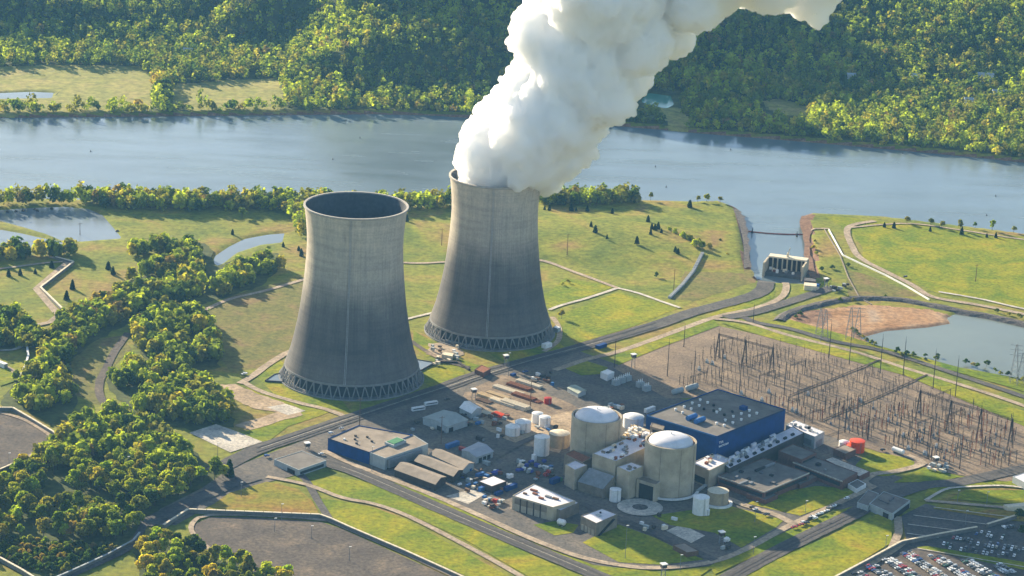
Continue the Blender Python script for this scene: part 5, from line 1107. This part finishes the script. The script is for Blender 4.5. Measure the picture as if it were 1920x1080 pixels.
for (x0, y0, x1, y1), n, wt, where, g in [((970, 868, 1035, 890), 30, (8, 5, 4, 2, 1, 1, 1, 7, 3), 'among the clutter on the shaded yard below the tall white tank', 'crates below the tall white tank'), ((1000, 888, 1040, 902), 9, (2, 1, 3, 1, 2, 0, 1, 1, 5), 'by the red heap left of the narrow tower', 'crates by the narrow tower'), ((860, 885, 960, 925), 30, (6, 4, 5, 5, 1, 3, 3, 1, 1), 'round the white canopy in the lower yard', 'crates round the canopy'),
        ((905, 935, 945, 955), 22, (4, 5, 2, 2, 3, 4, 2, 0, 1), 'in the scrap heap on the tan ground below the canopy', 'crates in the lower scrap heap'), ((860, 780, 950, 800), 20, (2, 3, 6, 2, 3, 2, 3, 0, 1), 'in the yard behind the grey-green workshop', 'crates behind the workshop'), ((930, 795, 1060, 825), 22, (6, 4, 3, 1, 2, 3, 1, 0, 1), 'around the white tanks of the yard', 'crates round the white tanks'), ((770, 790, 850, 815), 12, (2, 5, 5, 2, 1, 1, 1, 0, 0), 'before the grey-green workshop in the shade', 'crates before the workshop'),
        ((1135, 760, 1175, 775), 14, (6, 5, 3, 1, 1, 1, 0, 0, 0), 'on the shaded gravel behind the farther dome', 'crates behind the farther dome'), ((990, 700, 1040, 725), 12, (3, 5, 4, 1, 1, 2, 1, 0, 0), 'beyond the pipe yard in the shade', 'crates beyond the pipe yard'), ((810, 650, 860, 690), 14, (2, 2, 3, 0, 4, 5, 4, 0, 1), 'on the sandy ground between the two towers', 'crates between the towers'), ((1740, 872, 1775, 888), 12, (3, 6, 1, 0, 1, 3, 0, 0, 0), 'in the pale heap at the switchyard corner', 'crates at the switchyard corner'), ((1335, 1015, 1375, 1035), 5, (4, 4, 2, 0, 1, 2, 1, 0, 0), 'at the foot of the watch tower on the dark lawn edge', 'crates under the lawn watch tower'), ((1180, 965, 1290, 1000), 8, (3, 4, 3, 0, 1, 1, 1, 0, 0), 'beside the round concrete ring', 'crates near the concrete ring'), ((1530, 535, 1590, 550), 12, (4, 3, 4, 2, 1, 1, 0, 0, 0), 'on the paved spot by the intake hut', 'crates by the intake hut')]:
    for _ in range(n):
        m, wd2 = random.choices(CM, wt)[0]; crate(random.uniform(x0, x1), random.uniform(y0, y1), None, m, wd2, where, g)
# ---------------------------------------------------------------- trees
def leaf_quads(cen, nrm, size):
    """one bent leaf-clump quad per centre"""
    n = len(cen); up = rng.normal(size=(n, 3)); u = np.cross(nrm, up); u /= np.linalg.norm(u, axis=1)[:, None]+1e-9
    w = np.cross(nrm, u); s = size[:, None]
    V = np.stack([cen-u*s*.5-w*s*.42, cen+u*s*.5-w*s*.5, cen+u*s*.42+w*s*.5, cen-u*s*.5+w*s*.4], 1)
    V[:, 0] += nrm*s*.12; V[:, 2] -= nrm*s*.15
    return V.reshape(-1, 3), np.arange(n*4).reshape(-1, 4)
def unit(n): 
    v = rng.normal(size=(n, 3)); return v/np.linalg.norm(v, axis=1)[:, None]
def broadleaf(H, Rc, nl, per, tall=1.0, ls=1.0):
    """centres and normals of leaf clumps on a cluster of lobes: an uneven crown with gaps"""
    cs, ns, sz = [], [], []
    for k in range(nl):
        a = rng.uniform(0, 2*math.pi); rr = Rc*rng.uniform(.15, .72) if k else 0
        zc = H*rng.uniform(.38, .82) if k else H*.78
        if k: rr *= 1.15-max(0, zc/H-.55)*1.4
        c = np.array([rr*math.cos(a), rr*math.sin(a), zc]); r = Rc*rng.uniform(.30, .52)
        d = unit(per); d[:, 2] = np.where(d[:, 2] < -.35, -d[:, 2], d[:, 2])
        pos = c+d*np.array([r, r, r*.85*tall])*rng.uniform(.72, 1.12, (per, 1))
        cs.append(pos); n = d+unit(per)*.75; ns.append(n/np.linalg.norm(n, axis=1)[:, None]); sz.append(rng.uniform(.75, 1.7, per)*ls)
    return np.concatenate(cs), np.concatenate(ns), np.concatenate(sz)
def conifer(H, Rc, n):
    z = H*(.06+.94*rng.random(n)**1.25); r = Rc*(1-z/H)**.55*rng.uniform(.55, 1.08, n); a = rng.uniform(0, 2*math.pi, n)
    c = np.stack([r*np.cos(a), r*np.sin(a), z], 1); d = np.stack([np.cos(a), np.sin(a), np.full(n, .45)], 1)+unit(n)*.5
    return c, d/np.linalg.norm(d, axis=1)[:, None], rng.uniform(.6, 1.2, n)
def crown_mesh(name, c, n, s):
    V, Fc = leaf_quads(c, n, s)
    v = rng.uniform(.62, 1.35, len(c)); t = np.stack([v*rng.uniform(.92, 1.1, len(c)), v, v*rng.uniform(.8, 1.1, len(c)), np.ones(len(c))], 1)
    return npmesh(name, V, Fc, M_leaf, np.repeat(t, 4, axis=0))
def trunk_mesh(name, H, r, limbs):
    mb = MB(); mb.tube((0, 0, -.5), (0, 0, H*.45), r, r*.6, 7); mb.tube((0, 0, H*.44), (0, 0, H*.75), r*.6, r*.2, 5)
    for k in range(limbs):
        a = 2.4*k+rng.uniform(0, 1); z = H*rng.uniform(.28, .5)
        mb.tube((0, 0, z), (H*.2*math.cos(a), H*.2*math.sin(a), z+H*.22), r*.4, r*.12, 5)
    return mb.mesh(name, M_bark)
BL = []
for k in range(7):
    H, Rc = (15, 6.2) if k < 5 else (17, 4.4)
    BL.append((crown_mesh('broad_crown', *broadleaf(H, Rc, 13 if k < 5 else 11, 62, 1.0 if k < 5 else 1.35)), trunk_mesh('broad_trunk', H, .38, 5)))
CO = [(crown_mesh('cedar_crown', *conifer(7.5, 2.5, 330)), trunk_mesh('cedar_trunk', 6, .22, 0)) for _ in range(3)]
BU = [(crown_mesh('bush_crown', *broadleaf(3.4, 2.2, 5, 40, 1, .6)), trunk_mesh('bush_trunk', 2.5, .12, 3)) for _ in range(2)]
TINT = {'bright': (.36, .405, .045), 'green': (.19, .235, .04), 'olive': (.26, .25, .055), 'gold': (.42, .36, .06), 'dark': (.08, .125, .036), 'rust': (.30, .22, .08), 'cedar': (.025, .05, .02), 'grey': (.13, .125, .06)}
def plant(kind, protos, p, sc, tint, label, cat, group=None):
    cr, tk = random.choice(protos)
    t = thing(kind, label, cat, tuple(p), group)
    c = bpy.data.objects.new('crown', cr); C.objects.link(c); c.parent = t
    j = random.uniform(.8, 1.2); b = TINT[tint]; c.color = (b[0]*j*random.uniform(.88, 1.12), b[1]*j, b[2]*j, 1)
    k = bpy.data.objects.new('trunk', tk); C.objects.link(k); k.parent = t
    t.scale = (sc*random.uniform(.9, 1.1), sc*random.uniform(.9, 1.1), sc*random.uniform(.88, 1.14)); t.rotation_euler.z = random.uniform(0, 6.28)
    return t
# near-bank woods: outlines of the tree bases, each with its mix of kinds
WOODS = {
 'in the wood along the bottom left slope': ([(-40, 905), (30, 900), (80, 850), (140, 800), (200, 785), (270, 800), (330, 830), (372, 880), (385, 905), (330, 930), (230, 940), (150, 925), (90, 925), (40, 960), (-40, 975)], (.32, .30, .17, .12, .06, .03)),
 'in the wood above the bottom left corner': ([(-40, 960), (50, 960), (120, 950), (200, 950), (290, 925), (360, 905), (420, 890), (400, 905), (330, 935), (285, 965), (258, 1000), (235, 1020), (140, 1020), (40, 1010), (-40, 1040)], (.24, .30, .18, .08, .12, .02)),
 'in the clump at the bottom edge by the empty lot': ([(255, 1030), (300, 1015), (360, 1030), (400, 1050), (470, 1068), (560, 1090), (500, 1130), (280, 1130), (262, 1075)], (.30, .28, .14, .16, .08, .015)),
 'in the round clump beside the sandy pad': ([(205, 715), (240, 690), (330, 690), (385, 715), (428, 760), (430, 790), (380, 800), (300, 790), (235, 765)], (.36, .24, .14, .14, .08, .015)),
 'in the clump on the rough field left of the nearer tower': ([(250, 610), (285, 595), (350, 580), (390, 610), (412, 650), (405, 680), (350, 695), (290, 680), (255, 650)], (.26, .34, .16, .06, .12, .015)),
 'in the long wood running up to the creek': ([(105, 620), (150, 590), (215, 560), (255, 520), (330, 480), (352, 458), (376, 480), (384, 520), (380, 560), (330, 580), (260, 590), (215, 610), (160, 640), (125, 680), (95, 715), (70, 690)], (.24, .34, .20, .06, .12, .04)),
 'in the grove on the right bank of the creek': ([(412, 535), (445, 508), (490, 490), (525, 487), (528, 505), (480, 535), (425, 558), (398, 562)], (.34, .34, .14, .08, .08, .02)),
 'in the dark wood at the left edge': ([(-40, 600), (30, 590), (60, 615), (85, 630), (80, 660), (20, 650), (-40, 655)], (.10, .34, .16, .02, .30, .015)),
 'in the wood below the left white wall': ([(10, 740), (40, 700), (75, 690), (125, 700), (140, 740), (130, 775), (80, 785), (40, 765), (0, 765)], (.26, .26, .22, .06, .10, .03)),
 'in the tree row below the settling pond': ([(-40, 480), (0, 470), (60, 474), (110, 470), (180, 468), (260, 470), (330, 462), (340, 480), (240, 485), (130, 482), (60, 490), (-40, 492)], (.16, .30, .18, .10, .24, .02)),
}
KN = ('bright', 'green', 'olive', 'gold', 'dark', 'rust')
LBL = {'bright': 'bright yellow-green broadleaf tree', 'green': 'mid green broadleaf tree', 'olive': 'dull olive broadleaf tree', 'gold': 'golden-leaved broadleaf tree', 'dark': 'dark green broadleaf tree', 'rust': 'rust-tinged broadleaf tree'}
def scatter(poly, d):
    a = np.array(poly); out = []
    w = [P(x, y) for x, y in poly]; wp = [(q.x, q.y) for q in w]; b = np.array(wp)
    xs = np.arange(b[:, 0].min(), b[:, 0].max()+d, d); ys = np.arange(b[:, 1].min(), b[:, 1].max()+d, d)
    X, Y = np.meshgrid(xs, ys); X = X+np.where(np.arange(len(ys))[:, None] % 2, d/2, 0)+rng.uniform(-.38, .38, X.shape)*d; Y = Y+rng.uniform(-.38, .38, X.shape)*d
    m = inside(wp, X, Y); return np.stack([X[m], Y[m]], 1)
cand = []
for nm, (poly, mix) in WOODS.items():
    for x, y in scatter(poly, 9.0):
        if vnoise(np.array([x/26+9]), np.array([y/26]), 12)[0] < .27: continue
        gold = vnoise(np.array([x/40]), np.array([y/40]), 4)[0]
        k = random.choices(KN, [m*(1+1.2*(gold-.5)*(1 if i in (0, 3, 5) else -1)) for i, m in enumerate(mix)])[0]
        cand.append((y, x, nm, k))
cand.sort()
far_trees = []
for i, (y, x, nm, k) in enumerate(cand):
    px, py, _ = proj(np.array([x]), np.array([y]), np.array([0.])); sc = random.uniform(.55, 1.12)
    if not (-60 < px[0] < 1980 and py[0] < 1150): continue
    if i < 290:
        plant('broadleaf_tree', BL, (x, y, hz1(x, y)), sc, k, LBL[k]+' '+nm, 'tree', 'broadleaf trees in the near woods')
    else: far_trees.append((x, y, sc*15, sc*6, TINT[k]))
# single trees and bushes
CEDARS = [(16, 518), (38, 516), (66, 513), (136, 542), (125, 562), (188, 560), (203, 505), (212, 515), (97, 502), (560, 470), (565, 480), (531, 463),
 (436, 440), (763, 415), (1108, 426), (1116, 436), (1138, 448), (1194, 457), (1215, 417), (1240, 437), (1266, 472), (1271, 476), (1228, 432), (1234, 430), (1222, 430), (1293, 388), (1294, 390), (1071, 396), (1080, 396), (1101, 397), (1148, 401), (1021, 394), (1030, 395), (1658, 426), (1676, 428), (1744, 434), (1803, 440), (1850, 445), (1867, 446), (1220, 440)]
for x, y in CEDARS: plant('cedar_tree', CO, P(x, y, hz1(*P(x, y)[:2])), random.uniform(.6, 1.15), 'cedar', 'small dark cone-shaped cedar standing alone on open grass', 'tree', 'dark cedars dotted over the fields')
for x, y, s, k in [(1265, 445, .6, 'bright'), (1280, 452, .7, 'bright'), (1293, 458, .75, 'green'), (1302, 468, .8, 'bright'), (1318, 472, .7, 'green'), (1255, 440, .55, 'bright'), (1328, 470, .6, 'olive'), (1310, 460, .6, 'gold')]:
    plant('broadleaf_tree', BL, P(x, y), s, k, 'young yellow-green tree in the short row on the slope left of the channel', 'tree', 'young trees left of the channel')
SH = [(1700, 419, .6, 'olive'), (1765, 428, .6, 'olive'), (1745, 422, .55, 'green'), (1800, 432, .7, 'olive'), (1860, 432, .75, 'bright'), (1828, 428, .45, 'green'), (1900, 436, .5, 'olive'), (1325, 378, .6, 'bright'), (1350, 380, .5, 'olive'), (1308, 378, .5, 'olive'), (1220, 376, .6, 'olive'), (1160, 370, .8, 'green')]
for x, y, s, k in SH: plant('broadleaf_tree', BL, P(x, y), s, k, 'small olive-green tree at the river edge of the grass', 'tree', 'small trees along the river edge')
plant('broadleaf_tree', BL, P(1053, 598), .55, 'gold', 'small yellow tree on the lawn right of the steaming tower', 'tree')
plant('broadleaf_tree', BL, P(454, 408), .75, 'green', 'single rounded green tree in the field above the creek', 'tree')
plant('broadleaf_tree', BL, P(302, 178), 1.35, 'dark', 'single dark tree between the two far-bank fields', 'tree')
plant('broadleaf_tree', BL, P(312, 176), 1.2, 'dark', 'dark tree beside the single tree between the far-bank fields', 'tree')
plant('broadleaf_tree', BL, P(1912, 975), .7, 'dark', 'dark round tree at the right edge above the parked cars', 'tree')
plant('broadleaf_tree', BL, P(1916, 1005), .6, 'dark', 'lower dark tree at the right edge beside the red parked cars', 'tree')
plant('cedar_tree', CO, P(430, 893), 1.6, 'cedar', 'tall dark evergreen at the road bend near the flat guardhouse', 'tree')
plant('broadleaf_tree', BL, P(418, 897), .8, 'bright', 'yellow-green tree beside the tall evergreen at the road bend', 'tree')
BUSH = [(1598, 620), (1604, 625), (1611, 630), (1617, 634), (1625, 640), (1634, 645), (1640, 648), (1681, 662), (1690, 668), (1700, 665), (1712, 668), (1735, 676), (1755, 675), (1758, 668), (1811, 681), (1824, 686), (1833, 689), (1850, 685), (1866, 697), (1875, 702), (1890, 705), (1908, 712), (1918, 713), (1735, 668), (1500, 592), (1492, 597), (1868, 586), (1892, 592), (1912, 598), (1660, 557), (1575, 565), (1590, 560), (1600, 566), (1528, 455), (1525, 468), (1530, 478), (1540, 508), (1560, 505), (1590, 500), (1350, 455), (1365, 480), (1230, 520), (1055, 535), (1066, 531)]
for x, y in BUSH:
    k = random.choice(('dark', 'dark', 'green', 'gold', 'olive'))
    plant('bush', BU, P(x, y), random.uniform(.8, 1.5), k, {'dark': 'low dark bush on the bank or rough grass', 'green': 'low green bush on the bank or rough grass', 'gold': 'low yellow bush on the bank or rough grass', 'olive': 'low olive bush on the bank or rough grass'}[k]+' near the channel and holding pond', 'bush', 'bushes round the channel and holding pond')
for x, y in scatter([(-30, 1035), (40, 1005), (140, 1010), (235, 1005), (255, 1015), (190, 1045), (120, 1078), (60, 1072), (0, 1045)], 5.5)[:110]:
    k = random.choice(('dark', 'dark', 'green', 'olive', 'rust'))
    plant('bush', BU, (x, y, 0.1), random.uniform(.9, 1.9), k, {'dark': 'dark green bush', 'green': 'green bush', 'olive': 'olive bush', 'rust': 'brownish bush'}[k]+' in the dark brush of the bottom left corner', 'bush', 'bushes of the bottom left brush')
# ---- woods beyond counting: one object per wood
def wood(name, pts, quads, label=None):
    """pts: x, y, height, crown radius, tint per tree"""
    A = np.array([(p[0], p[1], p[2], p[3]) for p in pts]); T = np.array([p[4] for p in pts]); n = len(A)
    Z = hz(A[:, 0], A[:, 1]); q = quads
    d = unit(n*q).reshape(n, q, 3); d[:, :, 2] = np.where(d[:, :, 2] < -.8, -d[:, :, 2], d[:, :, 2])
    lob = 1+.30*np.sin(d[:, :, 0]*5+rng.uniform(0, 6, (n, 1)))*np.sin(d[:, :, 1]*5+rng.uniform(0, 6, (n, 1)))
    rad = lob*rng.uniform(.62, 1.05, (n, q))
    c = np.empty((n, q, 3)); c[:, :, 0] = A[:, 0, None]+d[:, :, 0]*rad*A[:, 3, None]; c[:, :, 1] = A[:, 1, None]+d[:, :, 1]*rad*A[:, 3, None]
    c[:, :, 2] = Z[:, None]+A[:, 2, None]*.54+d[:, :, 2]*rad*A[:, 2, None]*.47
    nn = d+unit(n*q).reshape(n, q, 3)*.7; nn /= np.linalg.norm(nn, axis=2)[:, :, None]
    sz = rng.uniform(.5, 1.0, (n, q))*A[:, 3, None]*.62
    V, Fc = leaf_quads(c.reshape(-1, 3), nn.reshape(-1, 3), sz.ravel())
    tn = T[:, None, :]*rng.uniform(.7, 1.3, (n, q, 1))*np.stack([rng.uniform(.93, 1.07, (n, q)), np.ones((n, q)), np.ones((n, q))], 2)
    tn = np.concatenate([tn, np.ones((n, q, 1))], 2).reshape(-1, 4)
    me = npmesh(name, V, Fc, M_leafa, np.repeat(tn, 4, axis=0))
    o = bpy.data.objects.new(name, me); C.objects.link(o); return tag(o, label, kind='stuff')
wood('near_bank_woods', far_trees, 130, 'broadleaf trees filling the near woods')
def tints(n, w, x, y):
    g = vnoise(x/60, y/60, 6); out = []
    for i in range(n):
        ww = [m*(1+1.9*(g[i]-.5)*(1 if j in (0, 3, 5) else -1)) for j, m in enumerate(w)]
        k = random.choices(KN, ww)[0]; s = random.uniform(.8, 1.2); out.append(tuple(v*s for v in TINT[k]))
    return out
# strip of trees along the near river bank
strip = []
for poly, d in (([(140, 380), (160, 366), (260, 358), (400, 362), (600, 366), (870, 372), (870, 394), (770, 396), (600, 398), (430, 396), (300, 396), (215, 393)], 7.5),
                ([(-60, 386), (0, 380), (120, 376), (140, 384), (60, 386), (-60, 394)], 9), ([(1010, 370), (1100, 370), (1195, 376), (1195, 384), (1110, 388), (1015, 390)], 7),
                ([(530, 400), (560, 395), (580, 415), (575, 450), (545, 440), (560, 420)], 9)):
    xy = scatter(poly, d); xy = xy[sdist(RIV, xy[:, 0], xy[:, 1]) > 8]
    tt = tints(len(xy), (.26, .32, .24, .06, .10, .03), xy[:, 0], xy[:, 1])
    strip += [(x, y, random.uniform(11, 19), random.uniform(4.2, 6.4), c) for (x, y), c in zip(xy, tt)]
wood('riverside_woods', strip, 90, 'line of broadleaf trees on the near river bank')
# the far bank
d = 9.2
X, Y = np.meshgrid(np.arange(-900, 900, d), np.arange(2800, 4400, d)); X = X+rng.uniform(-.4, .4, X.shape)*d; Y = Y+rng.uniform(-.4, .4, X.shape)*d
X, Y = X.ravel(), Y.ravel(); m = (Y-np.interp(X, FSX, FSY) > 8) & (sdist(RIV, X, Y) > 7.5); X, Y = X[m], Y[m]; Z = hz(X, Y)
px, py, _ = proj(X, Y, Z); m = (px > -70) & (px < 1990) & (py > -60) & (py < 400); X, Y, Z, px, py = X[m], Y[m], Z[m], px[m], py[m]
for poly in ([(-80, 128), (100, 124), (265, 128), (290, 150), (285, 200), (100, 203), (-80, 206)], [(328, 160), (420, 152), (525, 149), (535, 200), (350, 202), (322, 195)],
             [(1180, 172), (1215, 170), (1268, 176), (1280, 212), (1252, 222), (1190, 212)], [(1425, 192), (1470, 188), (1520, 210), (1515, 235), (1440, 225)], [(1240, 205), (1268, 205), (1298, 228), (1290, 247), (1250, 243)]):
    k = ~inside(poly, px, py); X, Y, Z, px, py = X[k], Y[k], Z[k], px[k], py[k]
s = Y-np.interp(X, FSX, FSY)
keep = (rng.random(len(X)) < np.where(s < 330, .86, .97)); X, Y, s = X[keep], Y[keep], s[keep]
wl = (.26, .32, .24, .06, .10, .012); wh = (.20, .40, .17, .03, .20, .01)
ta, tb = tints(len(X), wl, X, Y), tints(len(X), wh, X, Y)
rr_ = 3.1+3.6*rng.random(len(X))**1.3; hh = np.clip(rr_*rng.uniform(1.9, 3.6, len(X)), 8, 22)
pts = [(X[i], Y[i], hh[i]*(.75 if s[i] < 25 else 1), rr_[i], ta[i] if s[i] < 280 else tb[i]) for i in range(len(X))]
wood('far_bank_forest', pts, 46, 'broadleaf forest covering the far bank and hills')
print('trees', len(cand), len(far_trees), len(strip), len(pts))
# ---------------------------------------------------------------- haze
def haze():
    m = bpy.data.materials.new('haze_air'); m.use_nodes = True; n = m.node_tree.nodes; n.remove(n['Principled BSDF'])
    v = n.new('ShaderNodeVolumePrincipled'); v.inputs['Color'].default_value = (.20, .52, 1.0, 1)
    v.inputs['Density'].default_value = HAZE; v.inputs['Anisotropy'].default_value = .15
    m.node_tree.links.new(v.outputs[0], n['Material Output'].inputs['Volume'])
    mb = MB(); mb.prism([(-6000, -2500), (6000, -2500), (6000, 6500), (-6000, 6500)], -12, 1800, True, True)
    o = mb.build('haze', m); tag(o, kind='stuff'); o.display_type = 'WIRE'
HAZE = 2.4e-5
if HAZE: haze()
